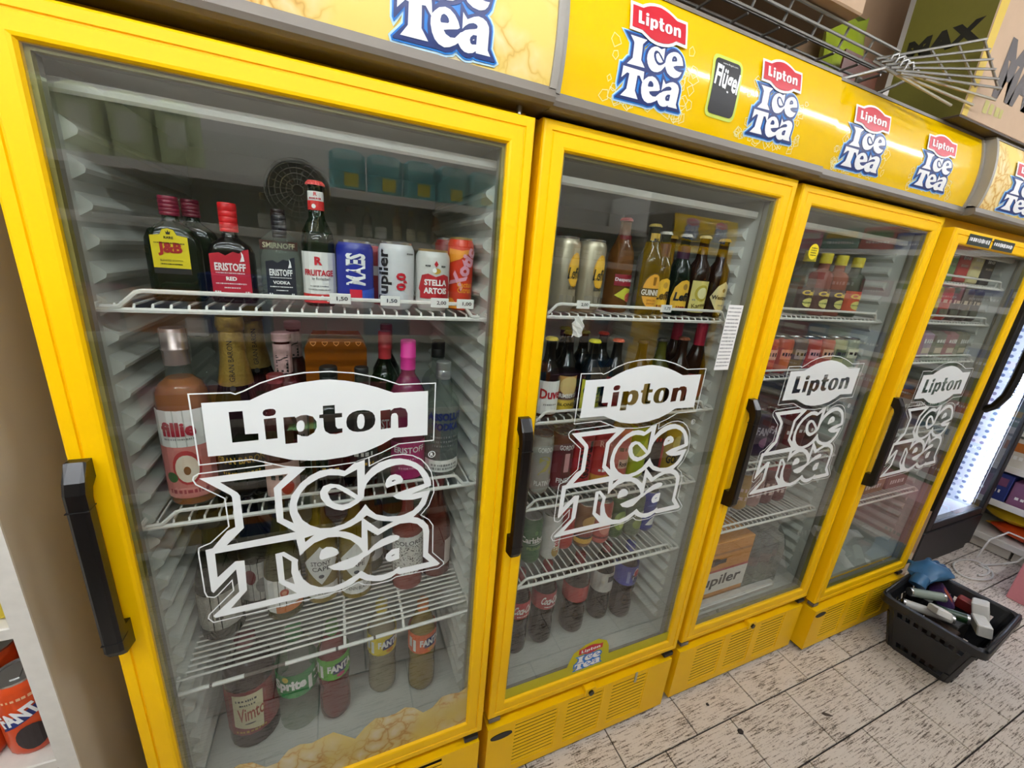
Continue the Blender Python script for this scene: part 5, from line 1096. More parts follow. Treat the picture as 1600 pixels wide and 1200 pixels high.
for k, (c, lab) in enumerate((('6a2c44', 'wine purple'), ('54303c', 'dark berry'), ('7a6a5c', 'taupe'), ('5c3a34', 'rust brown'), ('44584a', 'moss green'))):
    pack('drink_carton', lab + ' carton on the fourth shelf of the fourth cooler', (ox+.118+.11*k, oy+.12, z), .10, .07, .15, C(c), [('s', -.7, .7, .7, .12, PAPER)])
z = .6745
for k, (c, lab) in enumerate((('8a6a34', 'tan'), ('94784a', 'straw'), ('6a5a3c', 'olive brown'))):
    pack('egg_carton', lab + ' flat carton on the lowest wire shelf of the fourth cooler', (ox+.15+.19*k, oy+.16, z), .17, .14, .07, C(c), [('s', -.7, .7, .5, .3, PAPER)])

# ------------------------------------------------------------------ left: shelving with cans
e = tag(empty('wall_shelving', (-1.1, .3, 0)), 'white shelving with a beige end panel left of the first cooler', 'shelving')
SIDE = M('beige_panel', 'c2baa8', .6, var=.05, vscale=14)
EDGE = M('worn_white_edge', 'd9d5ca', .55, var=.10, vscale=60)
m = MB(); m.box((.320-.024, -.334, 0), (.320, .64, 2.2), SIDE); m.box((.320-.0245, -.337, 0), (.3205, -.334, 2.2), EDGE); m.build('end_panel', e)
m = MB(); m.box((-.75, .60, 0), (.296, .62, 2.2), EDGE); m.build('back_panel', e)
for zz in (.10, .372, .645, .93, 1.26, 1.6, 1.95):
    m = MB(); m.box((-.75, -.330, zz-.022), (.295, .6, zz), EDGE, .002); m.build('shelf_board', e)
fo = [('t', 'FANTA', .22, .05, .66, WHITE, {'w': .52, 'b': .05, 'rot': .35}), ('p', [(-.5, .40), (.5, .62), (.6, .78), (-.4, .58)], C('1c2a6a'), 1.5), ('s', -.3, .5, .92, .05, C('e8b890')), ('e', .1, .22, .38, .22, C('2a2224'), 1.8)]
FOR = C('cf4a1c', .3)
ORD4 = ['first', 'second', 'third', 'fourth']
for row, (zz, H) in enumerate(((.6455, .155), (.3725, .155))):
    for i in range(2):
        for j in range(4):
            x, y = -.852-.070*i, .022+.072*j
            can('front orange soft drink can with a dark picture, nearest the left edge' if row+i+j == 0 else 'orange soft drink can, %s row, %s from the front on the %s board' % (('right', 'left')[i], ORD4[j], ('upper', 'lower')[row]), (x, y, zz), H, .0335, FOR, fo if j == 0 else (), rz=.25, group='orange cans on the left shelving')
pack('yellow_pack', 'yellow pack on the shelf board above the orange cans', (-.86, .05, .9305), .09, .12, .15, C('c8b030'), [('b', -.6, .6, .2, .6, C('3a3020'))])

# ------------------------------------------------------------------ on top of the coolers
GALV = M('galvanised_wire', '8d8b85', .35, .6, var=.1)
def grid(mb, A, B, D, nu, nv, r, mat, over=0.):
    A, B, D = Vector(A), Vector(B), Vector(D); u = B-A; v = D-A
    for i in range(nu+1): mb.rod(A+u*(i/nu)-v*over*.3, A+u*(i/nu)+v*(1+over), r, mat)
    n_ = u.cross(v).normalized()*r*1.6
    for j in range(nv+1): mb.rod(A+v*(j/nv)+n_, A+u+v*(j/nv)+n_, r, mat)
e = tag(empty('wire_rack', (.6, .15, 1.984)), 'long grey wire shelf lying on the second and third coolers', 'rack')
m = MB(); grid(m, (-.45, -.135, .040), (.30, -.135, .040), (-.45, .25, .040), 8, 9, .0028, GALV); m.build('deck', e)
m = MB(); grid(m, (-.45, -.140, .044), (.30, -.140, .044), (-.45, -.155, .082), 8, 2, .0030, GALV); m.build('front_lip', e)
m = MB()
for x in (-.42, .0, .27):
    for y in (-.10, .22): m.rod((x, y, -.003), (x, y, .040), .004, GALV)
m.build('leg', e)
e = tag(empty('wire_basket', (1.25, .1, 1.984)), 'tilted grey wire panel with open prongs above the third cooler', 'rack')
o_ = Vector((1.25, .1, 1.984))
A = Vector((.801, -.02, 2.018)); B = Vector((1.162, -.045, 2.136)); Cc = Vector((1.274, -.06, 2.050)); D = Vector((.834, -.06, 1.985))
m = MB(); 
for i in range(5): m.rod(D+(Cc-D)*(i/4)-o_, A+(B-A)*(i/4)-o_, .0030, GALV)
for j in range(6): m.rod(D+(A-D)*(j/5)-o_+Vector((0, -.004, .002)), Cc+(B-Cc)*(j/5)-o_+Vector((0, -.004, .002)), .0028, GALV)
m.build('panel', e)
PRG = M('pale_prong', 'b8b4a4', .35, .5)
for k, q in enumerate(((1.07, -.066, 1.972), (1.166, -.066, 1.992), (1.263, -.066, 2.023))):
    m = MB(); m.rod(D+(A-D)*(.12+.22*k)-o_, Vector(q)-o_, .0030, PRG); m.build('prong', e)
for k in range(4):
    p = D + (A-D)*(.2+.2*k) + Vector((.03, 0, .0)) - o_
    m = MB(); m.path([p, p+Vector((.006, -.004, .022)), p+Vector((.024, -.004, .030)), p+Vector((.040, 0, .018))], .0028, GALV); m.build('hook', e)
for p in (D+(A-D)*.5, D+(Cc-D)*.35+(A-D)*.6):
    m = MB(); m.rod(Vector((p.x-.05, .03, 1.988))-o_, p-o_, .004, GALV); m.build('support_rod', e)
def carton(label, a, b, mat, prints=(), rz=0.):
    a = Vector(a); b = Vector(b); c = Vector(((a.x+b.x)/2, (a.y+b.y)/2, a.z))
    e = tag(empty('cardboard_box', c, rz), label, 'box')
    h = (b-a)/2; H = b.z-a.z
    m = MB(); m.box((-h.x, -h.y, 0), (h.x, h.y, H), mat, .003); m.build('carton', e)
    m = MB(); m.box((-h.x, -.022, H), (h.x, .022, H+.0008), M('tape', 'b89a68', .3)); m.build('tape', e)
    for f in prints: f(e, h, H)
    return e
carton('kraft box with a sharp lower corner on the long wire shelf', (.14, -.035, 2.0695), (.700, .36, 2.42), CARD2)
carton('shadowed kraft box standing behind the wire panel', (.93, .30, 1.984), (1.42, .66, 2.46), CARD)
def pr_max(e, h, H):
    m = MB(); f = lambda a, b: (a, -h.y-.0008, b); f1 = lambda a, b: (a, -h.y-.0004, b); f2 = lambda a, b: (-h.x-.0008, a, b); f3 = lambda a, b: (-h.x-.0004, a, b)
    put_text(m, 'MAX', .135, .03, .105+.03, C('3a302a', .6), f, wid=.32, bold=.07, shear=.02)
    m.add([f1(-h.x+.002, .003), f1(-h.x+.03, .003), f1(-h.x+.05, H-.003), f1(-h.x+.002, H-.003)], [(0, 1, 2, 3)], C('c9a92c', .6))
    put_text(m, 'LOTUS', .028, -.09, .035, C('a8a050', .6), f, wid=.10, bold=.02) if False else scribble(m, -.15, -.04, .04, .03, C('a8a050', .6), f)
    m.add([f3(-h.y+.002, .003), f3(h.y-.002, .003), f3(h.y-.002, H-.003), f3(-h.y+.002, H-.003)], [(0, 1, 2, 3)], C('6a6420', .6))  # yellow side face in dark olive, its shade put into the colour
    put_text(m, 'MAX', .05, .0, .20, C('141208', .6), lambda a, b: f2(-a, b), wid=.16, bold=.06)
    m.add([f(.14, .19), f(.20, .19), f(.20, .26), f(.14, .26)], [(0, 1, 2, 3)], C('c8462c', .6))
    m.build('box_print', e, fix=False)
carton('large kraft box with big dark letters and a yellow edge, above the fourth cooler', (1.20, -.033, 1.9845), (1.69, .16, 2.48), CARD2, [pr_max])
e = tag(empty('chips_bag', (1.02, .19, 1.984)), 'lime green crisps bag standing on the wire rack', 'bag')
m = MB(); vs = []
for i in range(9):
    t = i/8; wd = .095*(1-.15*math.sin(t*PI)); th = .042*math.sin(min(1, t*1.1)*PI)**.6 if 0 < t < .95 else .001
    for k in range(12):
        a = 2*PI*k/12; vs.append((wd*math.cos(a)+.03*t, th*math.sin(a)+.05*t, .30*t+.012*math.sin(3*a+i)))
fs = [(i*12+k, i*12+(k+1) % 12, (i+1)*12+(k+1) % 12, (i+1)*12+k) for i in range(8) for k in range(12)] + [tuple(range(11, -1, -1)), tuple(range(96, 108))]
m.add(vs, fs, C('8a9a1c', .35), True); m.build('foil_bag', e)
m = MB(); put_text(m, 'nuts', .04, .0, .10, C('d8c8b8'), lambda a, b: (a, -.047+.05*b/.3, b), wid=.10); m.box((-.08, -.046, .06), (.085, -.041, .15), C('5a3020')); m.build('bag_print', e, fix=False)
e = tag(empty('wood_board', (1.49, .065, 1.9805)), 'dark wooden board under the large kraft box', 'board')
m = MB(); m.box((-.30, -.10, -.001), (.33, .33, .0035), WOOD); m.build('board', e)

# ------------------------------------------------------------------ right: black cooler with lit interior
bx, by = 2.610, .105
e = tag(empty('black_cooler', (bx, by, 0)), 'black upright cooler with a bright white interior beyond the yellow coolers', 'cooler')
BW, BH = .70, 2.0
m = MB()
m.box((0, .05, .0), (.03, .65, BH), BLACKM); m.box((BW-.03, .05, 0), (BW, .65, BH), BLACKM); m.box((.03, .62, 0), (BW-.03, .65, BH), BLACKM); m.box((.03, .05, BH-.06), (BW-.03, .62, BH), BLACKM); m.box((.03, .05, .24), (BW-.03, .62, .28), BLACKM)
m.build('cabinet', e)
WIN = M('white_interior', 'f2f5ff', .5, var=.02)
m = MB(); m.box((.03, .055, .28), (.034, .618, BH-.06), WIN); m.box((BW-.034, .055, .28), (BW-.03, .618, BH-.06), DOTS); m.box((.034, .614, .28), (BW-.034, .618, BH-.06), WIN); m.box((.034, .055, .28), (BW-.034, .614, .284), WIN); m.box((.034, .055, BH-.064), (BW-.034, .614, BH-.06), WIN); m.build('interior', e)
LED = M('led_strip', 'dfe8ff', .4, emit=26., var=0)
for x in (.04, BW-.052): 
    m = MB(); m.box((x, .075, .32), (x+.012, .085, BH-.1), LED); m.build('led_strip', e)
m = MB()
m.box((.0, .0, .05), (BW, .045, .26), BLACKM, .004); m.build('plinth', e)
m = MB(); m.box((.01, .012, .005), (BW-.01, .045, .05), BLACKM); m.build('plinth_foot', e)
m = MB()
m.box((0, 0, .27), (.055, .045, BH-.02), BLACKM, .004); m.box((BW-.055, 0, .27), (BW, .045, BH-.02), BLACKM, .004); m.box((.055, 0, .27), (BW-.055, .045, .315), BLACKM, .004); m.box((.055, 0, BH-.08), (BW-.055, .045, BH-.02), BLACKM, .004)
bd = m.build('door', e)
m = MB(); m.box((.054, .010, .314), (BW-.054, .014, BH-.079), PGLASS); m.build('glass_pane', bd)
m = MB(); m.path([(.028, 0, 1.00), (.03, -.03, 1.03), (.032, -.05, 1.09), (.032, -.055, 1.18), (.032, -.055, 1.36), (.032, -.048, 1.44), (.03, -.028, 1.50), (.028, 0, 1.53)], .017, BLACK, 8); m.build('handle', bd)
m = MB()
for k in range(20): m.rod((.032, -.0735, 1.10+.014*k), (.032, -.0375, 1.10+.014*k), .0035, BLACKM, 4)
m.build('grip_ridges', bd)
e = tag(empty('flat_box', (2.40, .12, 0)), 'folded red and brown cardboard leaning beside the black cooler', 'box')
m = MB(); m.prism([(-.08, 0), (.17, 0), (.165, .30), (.16, .42), (-.02, .46), (-.075, .44)], -.02, .0, CARD); m.build('carton', e)
m = MB(); m.prism([(-.07, .20), (.03, .20), (.05, .44), (-.065, .43)], -.024, -.0202, C('8a1c1c', .6)); m.build('red_flap', e)
m = MB(); m.prism([(-.06, .01), (.15, .03), (.14, .16), (-.03, .20)], -.026, -.0202, M('torn_card', 'cbbba4', .8)); m.build('torn_edge', e)

# end-of-aisle shelving
EX = 3.42
e = tag(empty('gondola', (EX+.2, -.8, 0)), 'white shelving across the end of the aisle', 'shelving')
SHW = M('shelf_white', 'dedbd2', .45, var=.05); PANEL = M('panel_grey', 'b5b2a8', .6)
levels = (.10, .335, .565, .80, 1.075, 1.49, 1.83)
m = MB(); m.box((.20, -1.1, 0), (.215, 1.1, 2.15), PANEL); m.build('back_panel', e)
for k, zz in enumerate(levels):
    m = MB(); m.box((-.20 if k < 4 else -.14, -1.1, zz-.02), (.2, 1.1, zz), SHW); s_ = m.build('shelf_board', e)
    x = -.20 if k < 4 else -.14
    m = MB(); m.box((x-.012, -1.1, zz-.032), (x-.0005, 1.1, zz+.008), SHW, .002); m.build('price_rail', s_)
for j in range(6):
    m = MB(); m.box((-.192, -1.1+j*.372, .006), (-.18, -1.1+j*.372+.362, .078), M('wall_tile', 'c2bdb0', .4), .002); m.build('plinth_tile', e)
PC = ['7a4a6a', 'a03038', 'c0a030', '1f5a86', '6a8a7a', 'd8d2c4', 'b86a2c', '4a6a3a', '8a2c4a', '2c3a7a', 'c87a8a', '9a9486']
rr = random.Random(11)
names = {'7a4a6a': 'purple', 'a03038': 'red', 'c0a030': 'mustard', '1f5a86': 'blue', '6a8a7a': 'sage green', 'd8d2c4': 'white', 'b86a2c': 'orange', '4a6a3a': 'green', '8a2c4a': 'crimson', '2c3a7a': 'navy', 'c87a8a': 'pink', '9a9486': 'grey'}
ORD = ['first', 'second', 'third', 'fourth', 'fifth', 'sixth', 'seventh', 'eighth', 'ninth', 'tenth', 'eleventh', 'twelfth', 'thirteenth', 'fourteenth', 'fifteenth', 'sixteenth', 'seventeenth', 'eighteenth', 'nineteenth', 'twentieth'] + ['%dth' % k for k in range(21, 60)]
lv = ['lowest', 'second', 'third', 'fourth', 'fifth', 'sixth', 'top']
for k, zz in enumerate(levels):
    y = .24
    if k == 0: y = -.45
    hmax = (levels[k+1] if k < 6 else 2.05)-zz-.05
    run = 0
    while y > -1.75:
        c = rr.choice(PC) if k != 2 else rr.choice(['2c3a7a', 'd8d2c4', '2c3a7a']); wd = rr.uniform(.16, .30); h = min(hmax, rr.uniform(.12, .26))
        x = EX + (.0 if k < 4 else .06) + .005
        run += 1
        pack('grocery_pack', '%s grocery pack, %s along the %s shelf at the aisle end' % (names[c], ORD[run-1], lv[k]), (x+.08, y-wd/2, zz+.0005), wd-.006, .15, h, C(c), [('b', -.8, .8, .55, .85, C(rr.choice(PC))), ('s', -.7, .7, .35, .12, PAPER)], 'packs on the end shelving', rz=-PI/2)
        y -= wd
def bag(label, loc, sx, sy, sz, c1_, c2_, rz=0.):
    e = tag(empty('snack_bag', loc, rz), label, 'bag'); m = MB(); vs = []; n = 14
    for i in range(9):
        t = i/8; q = max(.06, math.sin(t*PI)**.55)
        for k in range(n):
            a = 2*PI*k/n; vs.append((sx*(t-.5), sy*.5*math.cos(a)*(.75+.25*q)*(1+.06*math.sin(5*a+i)), sz*.5*(1+q*math.sin(a)*(1+.08*math.sin(4*a+2*i)))))
    fs = [(i*n+k, i*n+(k+1) % n, (i+1)*n+(k+1) % n, (i+1)*n+k) for i in range(8) for k in range(n)] + [tuple(range(n-1, -1, -1)), tuple(range(8*n, 9*n))]
    m.add(vs, fs, C(c1_, .25), True); b_ = m.build('foil_bag', e)
    for i in (-1, 1):
        m = MB(); m.box((i*sx*.5-.012, -sy*.42, sz*.48), (i*sx*.5+.012, sy*.42, sz*.52), C(c2_, .3)); m.build('sealed_end', e)
bag('yellow snack bag lying on the lowest shelf at the end of the aisle', (EX+.16, .05, .186), .24, .17, .09, 'd8b020', 'a87818', 1.2)
bag('orange-red snack bag under the yellow one on the lowest shelf', (EX+.15, -.02, .1065), .26, .17, .08, 'cf4a1c', 'd8a020', 1.3)
e = tag(empty('pink_carton', (3.14, -.42, 0)), 'pink carton standing on the floor at the right edge', 'box')
m = MB(); m.box((-.20, -.24, 0), (.20, .24, .30), C('d3858d', .6), .004); m.build('carton', e)
m = MB(); f = lambda a, b: (-.2008, a, b)
ribbon(m, [(-.12, .10), (.17, .10), (.17, .26), (-.12, .26)], .006, C('b25a66', .6), f)
for zz in (.21, .15): scribble(m, -.08, .14, zz, .05, C('b25a66', .6), f)
scribble(m, .02, .12, .04, .025, C('3a2024', .6), f); m.build('carton_print', e, fix=False)
e = tag(empty('white_cable', (3.015, -.07, 0)), 'white cable looped on the floor in front of the black cooler', 'cable')
m = MB(); pts = []
for k in range(40):
    t = k/39; a = -2.2+t*9.; r_ = .115+.03*math.sin(a*.7); pts.append((.05+r_*1.1*math.cos(a), .06+r_*.55*math.sin(a)-.02*t, .005+.004*math.sin(a*2)**2))
pts += [(.30, .02, .01), (.34, -.02, .05), (.36, -.04, .13), (.34, -.02, .2), (.28, .05, .22), (.22, .09, .15), (.2, .1, .02)]
m.path(pts, .005, M('cable_white', 'dcdad2', .4), 6); m.build('cable', e)

# ------------------------------------------------------------------ shopping basket with its contents
e = tag(empty('shopping_basket', (2.055, -.213, .001), math.radians(5.)), 'black plastic shopping basket full of packs on the tiled floor', 'basket')
BP = M('basket_plastic', '17181a', .42, var=.15)
def brect(hx, hy, z, r): return [(a, b, z) for a, b in rrect(0, 0, hx, hy, r, 3)]
H_ = .255; hx0, hy0, hx1, hy1 = .155, .105, .210, .150
wall_t = .004
m = MB()
rings = []
for (hx, hy, zz) in ((hx0, hy0, 0), (hx1, hy1, H_), (hx1+.018, hy1+.014, H_), (hx1+.020, hy1+.016, H_-.03), (hx1+.016, hy1+.012, H_-.03), (hx1+.014, hy1+.010, H_-.006), (hx1-.004, hy1-.004, H_-.006), (hx0-.004, hy0-.004, .004)):
    rings.append(brect(hx, hy, zz, .03))
m.v = []; vs = [p for r_ in rings for p in r_]; n = len(rings[0])
# side walls with rows of holes: solid wall bands and bars between holes
zs_ = [0, .022, .048, .175, .200, H_]
def wall_pt(i, t, zz):
    k = zz/H_; a = brect(hx0+(hx1-hx0)*k, hy0+(hy1-hy0)*k, zz, .03); p, q = Vector(a[i]), Vector(a[(i+1) % n]); return p+(q-p)*t
for b in range(5):
    for i in range(n):
        p = wall_pt(i, 0, zs_[b]); q = wall_pt(i, 1, zs_[b]); L = (q-p).length
        if b in (1, 3) and L > .1:
            nh = int(L/.024); 
            for k in range(nh):
                for t0, t1 in ((k/nh, (k+.45)/nh),): m.add([wall_pt(i, t0, zs_[b]), wall_pt(i, t1, zs_[b]), wall_pt(i, t1, zs_[b+1]), wall_pt(i, t0, zs_[b+1])], [(0, 1, 2, 3)], BP)
        elif b == 2 and L > .1:
            m.add([wall_pt(i, 0, zs_[b]), wall_pt(i, 1, zs_[b]), wall_pt(i, 1, zs_[b+1]), wall_pt(i, 0, zs_[b+1])], [(0, 1, 2, 3)], BP)
        else: m.add([wall_pt(i, 0, zs_[b]), wall_pt(i, 1, zs_[b]), wall_pt(i, 1, zs_[b+1]), wall_pt(i, 0, zs_[b+1])], [(0, 1, 2, 3)], BP)
m.add(brect(hx0, hy0, 0.0, .03), [tuple(range(n))], BP)
ob = m.build('basket_walls', e)
sol = ob.modifiers.new('thickness', 'SOLIDIFY'); sol.thickness = .004
m = MB(); vs = [p for r_ in rings[1:7] for p in r_]; fs = []
for b in range(5):
    for i in range(n): fs.append((b*n+i, b*n+(i+1) % n, (b+1)*n+(i+1) % n, (b+1)*n+i))
for i in range(n): fs.append((5*n+i, 5*n+(i+1) % n, (i+1) % n, i))
m.add(vs, fs, BP, True); m.build('rim', e)
for s_ in (-1, 1):
    m = MB(); yy = s_*(hy1+.005)
    m.path([(-hx1*.98, yy, H_+.004), (-hx1*.95, yy, H_+.010), (0, yy*1.02, H_+.012), (hx1*.95, yy, H_+.010), (hx1*.98, yy, H_+.004)], .0055, BP, 8); m.build('folded_handle', e)
# things in the basket: placed as resting on a filling of packs
def rot_obj(e, rx, ry, rz): e.rotation_euler = (rx, ry, rz)
def tubecan(label, loc, L, R, mat, end, items, rx, ry, rz):
    e = tag(empty('tube_pack', loc), label, 'tube'); rot_obj(e, rx, ry, rz)
    m = MB(); m.lathe([(R, 0), (R, L)], mat, 18); m.build('tube_body', e)
    m = MB(); m.lathe([(R*1.03, L-.008), (R*1.03, L), (R*.9, L+.001)], end, 18); m.build('end_cap', e)
    m = MB(); m.lathe([(R*1.03, -.001), (R*1.03, .006)], end, 18); m.build('end_rim', e)
    wrap_label('print', e, R, .03, L-.02, 1.5, None, items)
    return e
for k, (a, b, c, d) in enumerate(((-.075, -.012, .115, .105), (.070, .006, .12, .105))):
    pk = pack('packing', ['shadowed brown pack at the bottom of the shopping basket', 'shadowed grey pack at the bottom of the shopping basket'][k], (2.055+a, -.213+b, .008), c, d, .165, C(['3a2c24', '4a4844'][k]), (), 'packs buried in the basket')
tubecan('silver tube with a gold crest, nearest the front of the basket', (1.935, -.110, .205), .165, .018, C('d0cfc8', .3), LID, [('b', -.4, .4, .62, .76, C('5a4a20')), ('b', -.5, .5, .40, .5, C('8a1c1c'))], PI/2*.98, .0, .62)
tubecan('dark green can lying in the middle of the basket', (2.032, -.165, .203), .12, .020, C('1c3a20', .3), LID, [('s', -.4, .4, .5, .1, WHITE), ('b', -.5, .5, .2, .35, WHITE)], PI/2*.94, 0, .55)
tubecan('green and silver tube lying across the back of the basket', (1.975, -.105, .248), .13, .019, C('8a968a', .25), LID, [('b', -.6, .6, .1, .9, C('2c6a3c')), ('b', -.2, .2, .1, .9, WHITE)], PI/2*.97, 0, .95)
tubecan('black round tin with a white lid in the basket', (2.064, -.124, .145), .075, .026, BLACKM, WHITE, [], .12, .1, .2)
pk = pack('sweets_box', 'purple and orange fruit picture box on top of the basket', (2.160, -.183, .187), .10, .05, .085, C('3a2450'), [('b', -.7, .3, .25, .85, C('b85a24')), ('b', .35, .8, .2, .8, C('6a2c70'))]); pk.rotation_euler = (-.75, .15, .35)
pk = pack('white_box', 'white cardboard box at the right inside the basket', (2.205, -.276, .186), .07, .05, .08, PAPER, [('s', -.6, .6, .5, .1, GREYP)]); pk.rotation_euler = (-.3, .1, .25)
pk = pack('egg_tray', 'crumpled white plastic tray at the front corner of the basket', (2.105, -.308, .19), .10, .045, .05, M('white_crumple', 'e2e0d8', .4, var=.1, vscale=60), ()); pk.rotation_euler = (-.2, .1, .5)
pk = pack('crisps_box', 'red and amber printed box at the right end of the basket', (2.228, -.213, .178), .035, .06, .055, C('7a2420'), [('b', -.7, .7, .3, .8, C('c8862c'))]); pk.rotation_euler = (.05, -.15, .1)
pk = pack('receipt_bundle', 'white paper bundle between the tubes in the basket', (1.955, -.215, .235), .07, .05, .03, PAPER, [('s', -.6, .6, .5, .2, GREYP)]); pk.rotation_euler = (.2, .35, .8)
e = tag(empty('blue_gloves', (2.165, -.085, .264)), 'blue rubber gloves lying over the back rim of the basket', 'gloves')
BG = M('blue_rubber', '2d5f86', .45, var=.15, vscale=40)
m = MB(); vs = []; n = 12
for i in range(8):
    t = i/7; w_ = .05*(.85+.3*math.sin(t*PI)); h_ = .024*(.6+.7*math.sin(t*PI))
    for k in range(n):
        a = 2*PI*k/n; vs.append((-.09+.17*t, w_*math.cos(a)*(1+.1*math.sin(3*a+i))-.02*t, .02+h_*math.sin(a)*(1+.15*math.sin(4*a+i))+.03*math.sin(t*PI)))
fs = [(i*n+k, i*n+(k+1) % n, (i+1)*n+(k+1) % n, (i+1)*n+k) for i in range(7) for k in range(n)] + [tuple(range(n-1, -1, -1)), tuple(range(7*n, 8*n))]
m.add(vs, fs, BG, True); m.build('glove_palm', e)
for k in range(5):
    m = MB(); b0 = Vector((.04, .034-.017*k, .034)) if k < 4 else Vector((-.04, .035, .03)); L_ = (.085, .10, .095, .075, .06)[k]
    d_ = Vector((1, .15-.12*k, 0)).normalized() if k < 4 else Vector((.5, .85, 0)).normalized()
    m.path([b0, b0+d_*L_*.35+Vector((0, 0, .010)), b0+d_*L_*.7+Vector((0, 0, .002)), b0+d_*L_*.95+Vector((0, 0, -.016)), b0+d_*L_+Vector((0, 0, -.024))], .0095, BG, 8); m.build('glove_finger', e)
m = MB(); m.path([(-.085, -.01, .02), (-.11, -.012, .012), (-.125, -.015, -.004)], .030, BG, 10); m.build('glove_cuff', e)

# ------------------------------------------------------------------ across the aisle (seen in the door glass)
GY = -1.27
e = tag(empty('gondola', (0, GY-.2, 0)), 'tall shelving across the aisle from the coolers', 'shelving'); gd = e
lev = (.12, .42, .735, 1.12, 1.55, 1.74)
m = MB(); m.box((-1.9, -.25, 0), (1.35, -.235, 1.96), PANEL); m.build('back_panel', e)
for k, zz in enumerate(lev):
    m = MB(); m.box((-1.9, -.235, zz-.018), (1.35, .20 if k < 4 else .16, zz), SHW); s_ = m.build('shelf_board', e)
    m = MB(); m.box((-1.9, (.20 if k < 4 else .16)+.0005, zz-.028), (1.35, (.20 if k < 4 else .16)+.010, zz+.008), SHW, .002); m.build('price_rail', s_)
for x in (-1.91, 1.352):
    m = MB(); m.box((x, -.235, 0), (x+.012 if x > 0 else x+.009, .15, 1.96), SHW); m.build('upright', e)
fy = GY-.02
TUR = C('5fa6a4'); 
for k in range(1, 7):
    pack('wipes_pack', 'turquoise wipes pack, number %s from the right, upper shelf across the aisle' % ['one', 'two', 'three', 'four', 'five', 'six', 'seven'][6-k], (-.44+.155*k, fy-.09, 1.7405), .145, .09, .17, TUR, [('b', -.6, .2, .15, .45, C('c8c040')), ('b', -.8, .8, .75, .95, C('a8d0cc'))], 'turquoise packs across the aisle', rz=PI, bev=.02)
for k in range(6):
    pack('kitchen_roll_pack', 'pale green roll pack on the top left shelf across the aisle, number %s' % ['one', 'two', 'three', 'four', 'five', 'six'][k], (-1.55+.135*k, fy-.11, 1.7405), .12, .11, .235, C('b6c08e'), [('b', -.5, .5, .3, .7, C('d8dcc0')), ('s', -.6, .6, .8, .06, C('5a6a4a'))], 'green packs across the aisle', rz=PI, bev=.02)
rr = random.Random(21)
bn = 0
x = -.62
while x < 1.2:
    g = rr.choice([GC, GC, GB, GDR, GAM, GG]); H = rr.uniform(.13, .175); R = rr.uniform(.02, .027); bn += 1
    bottle('spirit_bottle', 'small spirit bottle, %s along the bottle shelf across the aisle' % ORD[bn-1], 'bottle', (x, fy-.085-.02*(bn % 2), 1.5505), H, R, rr.choice(['tall', 'round', 'vodka']), g, 'screw', C(rr.choice(['1c1c1c', '8a1c24', 'd8d8d4', 'b89a40'])), [dict(z=(.1, .45), half=1.2, bg=rr.choice([PAPER, CREAM, C('c8b8a8')]), items=[('s', -.6, .6, .6, .12, BLACKP)])], PI, 'spirit bottles across the aisle')
    x += R*2+rr.uniform(.012, .03)
for k, zz in enumerate(lev[:4]):
    x = -1.5; bn = 0
    while x < 1.2:
        bn += 1
        c = rr.choice(PC); wd = min(rr.uniform(.14, .26), 1.335-x); h = min(lev[k+1]-zz-.06, rr.uniform(.14, .26))
        pack('grocery_pack', '%s grocery pack, %s along the %s shelf across the aisle' % (names[c], ORD[bn-1], lv[k]), (x+wd/2, fy-.06, zz+.0005), wd-.008, .15, h, C(c), [('b', -.7, .7, .5, .8, C(rr.choice(PC)))], 'groceries across the aisle', rz=PI)
        x += wd
m = MB(); m.box((-.63, .165, .703), (-.20, .185, .708), M('led_bar', 'eef0ff', .4, emit=30., var=0)); m.box((-.63, .160, .708), (-.20, .190, .716), SHW); m.build('led_strip', gd)
# desk fan on the top board
e = tag(empty('clip_fan', (-.47, GY+.012, 1.705), PI), 'black fan with a wire guard clipped to the shelf across the aisle', 'fan')
m = MB(); m.box((-.02, .0, .020), (.02, .036, .034), BLACKM, .002); m.box((-.02, -.012, -.02), (.02, .0, .06), BLACKM, .002); m.build('clip', e)
m = MB(); m.path([(0, -.012, 0), (0, -.035, 0), (0, -.055, 0)], .030, BLACKM, 12); m.build('motor', e)
m = MB()
for r_ in (.02, .04, .06, .08, .10, .115):
    m.path([(r_*math.cos(t*PI/12), -.078-.014*(1-(r_/.115)**2), r_*math.sin(t*PI/12)) for t in range(25)], .0016, CHROME, 4)
for t in range(20): m.path([(.02*math.cos(t*PI/10), -.092, .02*math.sin(t*PI/10)), (.115*math.cos(t*PI/10), -.078, .115*math.sin(t*PI/10)), (.115*math.cos(t*PI/10), -.045, .115*math.sin(t*PI/10))], .0014, CHROME, 4)
m.build('guard', e)
m = MB(); m.prism([(.112*math.cos(t*PI/12), .112*math.sin(t*PI/12)) for t in range(24)], -.048, -.045, BLACKM); m.build('back_shell', e)
for k in range(4):
    a = k*PI/2+.4; m = MB(); m.prism([(.012*math.cos(a), .012*math.sin(a)), (.10*math.cos(a-.35), .10*math.sin(a-.35)), (.105*math.cos(a+.35), .105*math.sin(a+.35)), (.02*math.cos(a+.9), .02*math.sin(a+.9))], -.064, -.061, M('dark_grey_blade', '26262a', .3)); m.build('blade', e)
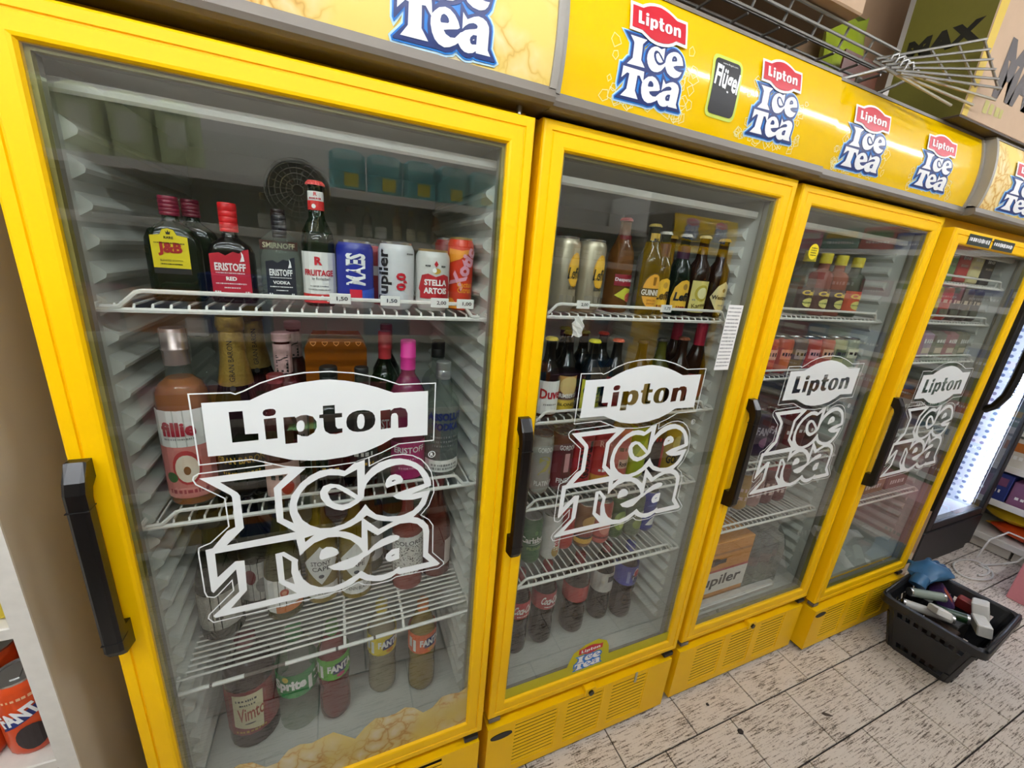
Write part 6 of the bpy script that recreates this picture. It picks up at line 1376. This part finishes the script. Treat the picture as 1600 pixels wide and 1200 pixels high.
# opposite yellow cooler, plain, seen mirrored
e = tag(empty('drinks_cooler', (2.72, -1.86, 0), PI), 'yellow drinks cooler across the aisle, seen mirrored in the second glass', 'cooler')
m = MB(); m.box((0, .0, .05), (W, .62, 1.76), YEL2, .004); m.build('cabinet', e)
m = MB(); m.box((.05, -.006, .34), (W-.05, -.0005, 1.70), BLACKM); dd = m.build('door_glass', e)
m = MB()
for (a, b, c, d) in ((0, W, 1.70, 1.757), (0, W, .29, .34), (0, .05, .34, 1.70), (W-.05, W, .34, 1.70)): m.box((a, -.03, c), (b, -.007, d), YEL, .003)
m.build('door_frame', e)
m = MB(); m.box((0, .0, 1.763), (W, .5, 1.97), GREYT); vs = []
for zz in [1.786+.186*k/8 for k in range(9)]: vs += [(0, sign_y(zz), zz), (W, sign_y(zz), zz)]
vs += [(0, 0, 1.972), (W, 0, 1.972), (0, 0, 1.786), (W, 0, 1.786)]
m.add(vs, [(2*i, 2*i+1, 2*i+3, 2*i+2) for i in range(9)] + [(0, 1, 21, 20)], YPAN, True); sb = m.build('sign_box', e)
for cx in (.19, .51):
    m = MB(); logo(m, cx, 1.80, 1.95, .15); m.build('logo_print', sb, fix=False)

# small litter on the tiles, a torn tag and a clip
def litter(name, label, cat, x, y, pts, h, mat):
    e = tag(empty(name, (x, y, .0003)), label, cat)
    m = MB(); n = len(pts)
    vs = [(a, b, 0) for a, b in pts] + [(a*.8, b*.8, h) for a, b in pts]
    m.add(vs, [tuple(range(n-1, -1, -1)), tuple(range(n, 2*n))] + [(k, (k+1) % n, n+(k+1) % n, n+k) for k in range(n)], mat); m.build('piece', e)
litter('bottle_cap', 'flattened dark round blob on a tile joint', 'litter', .908, -.160, [(.0105*math.cos(t*PI/7)*(1+.1*(t % 3)), .0095*math.sin(t*PI/7)) for t in range(14)], .003, C('2a221e', .6))
litter('leaf_scrap', 'thin dark curled scrap in the middle of a tile', 'litter', 1.278, -.2316, [(-.016, .010), (-.006, .012), (.010, .0), (.018, -.012), (.006, -.008), (-.010, .0)], .003, C('4a3c32', .6))
litter('crumb', 'small dark crumb on a tile near the second cooler', 'litter', .868, -.0506, [(-.006, .0), (0, .006), (.006, .003), (.005, -.005), (-.002, -.005)], .003, C('2a2420', .6))
litter('paper_scrap', 'tiny white paper scrap on a tile near the cooler base', 'litter', .8735, -.1303, [(-.006, -.001), (.006, .001), (.006, .003), (-.006, .001)], .001, PAPER)
sh2 = [o for o in c2.children if o.name.startswith('wire_shelf')][0]
m = MB(); vs = []
for i in range(6):
    for k in range(4): vs.append((.138+.009*k+.003*math.sin(i*2+k), .046-.004*((i+k) % 2), 1.408-.009*i+.002*math.sin(k*3+i)))
m.add(vs, [(i*4+k, i*4+k+1, i*4+k+5, i*4+k+4) for i in range(5) for k in range(3)] , PAPER); ob = m.build('torn_tag', sh2); ob.modifiers.new('thickness', 'SOLIDIFY').thickness = .0006
kp2 = [o for o in c2.children if o.name.startswith('kick_panel')][0]
m = MB(); m.box((.524, -.0025, .200), (.533, -.0003, .243), ALU); m.build('metal_clip', kp2)
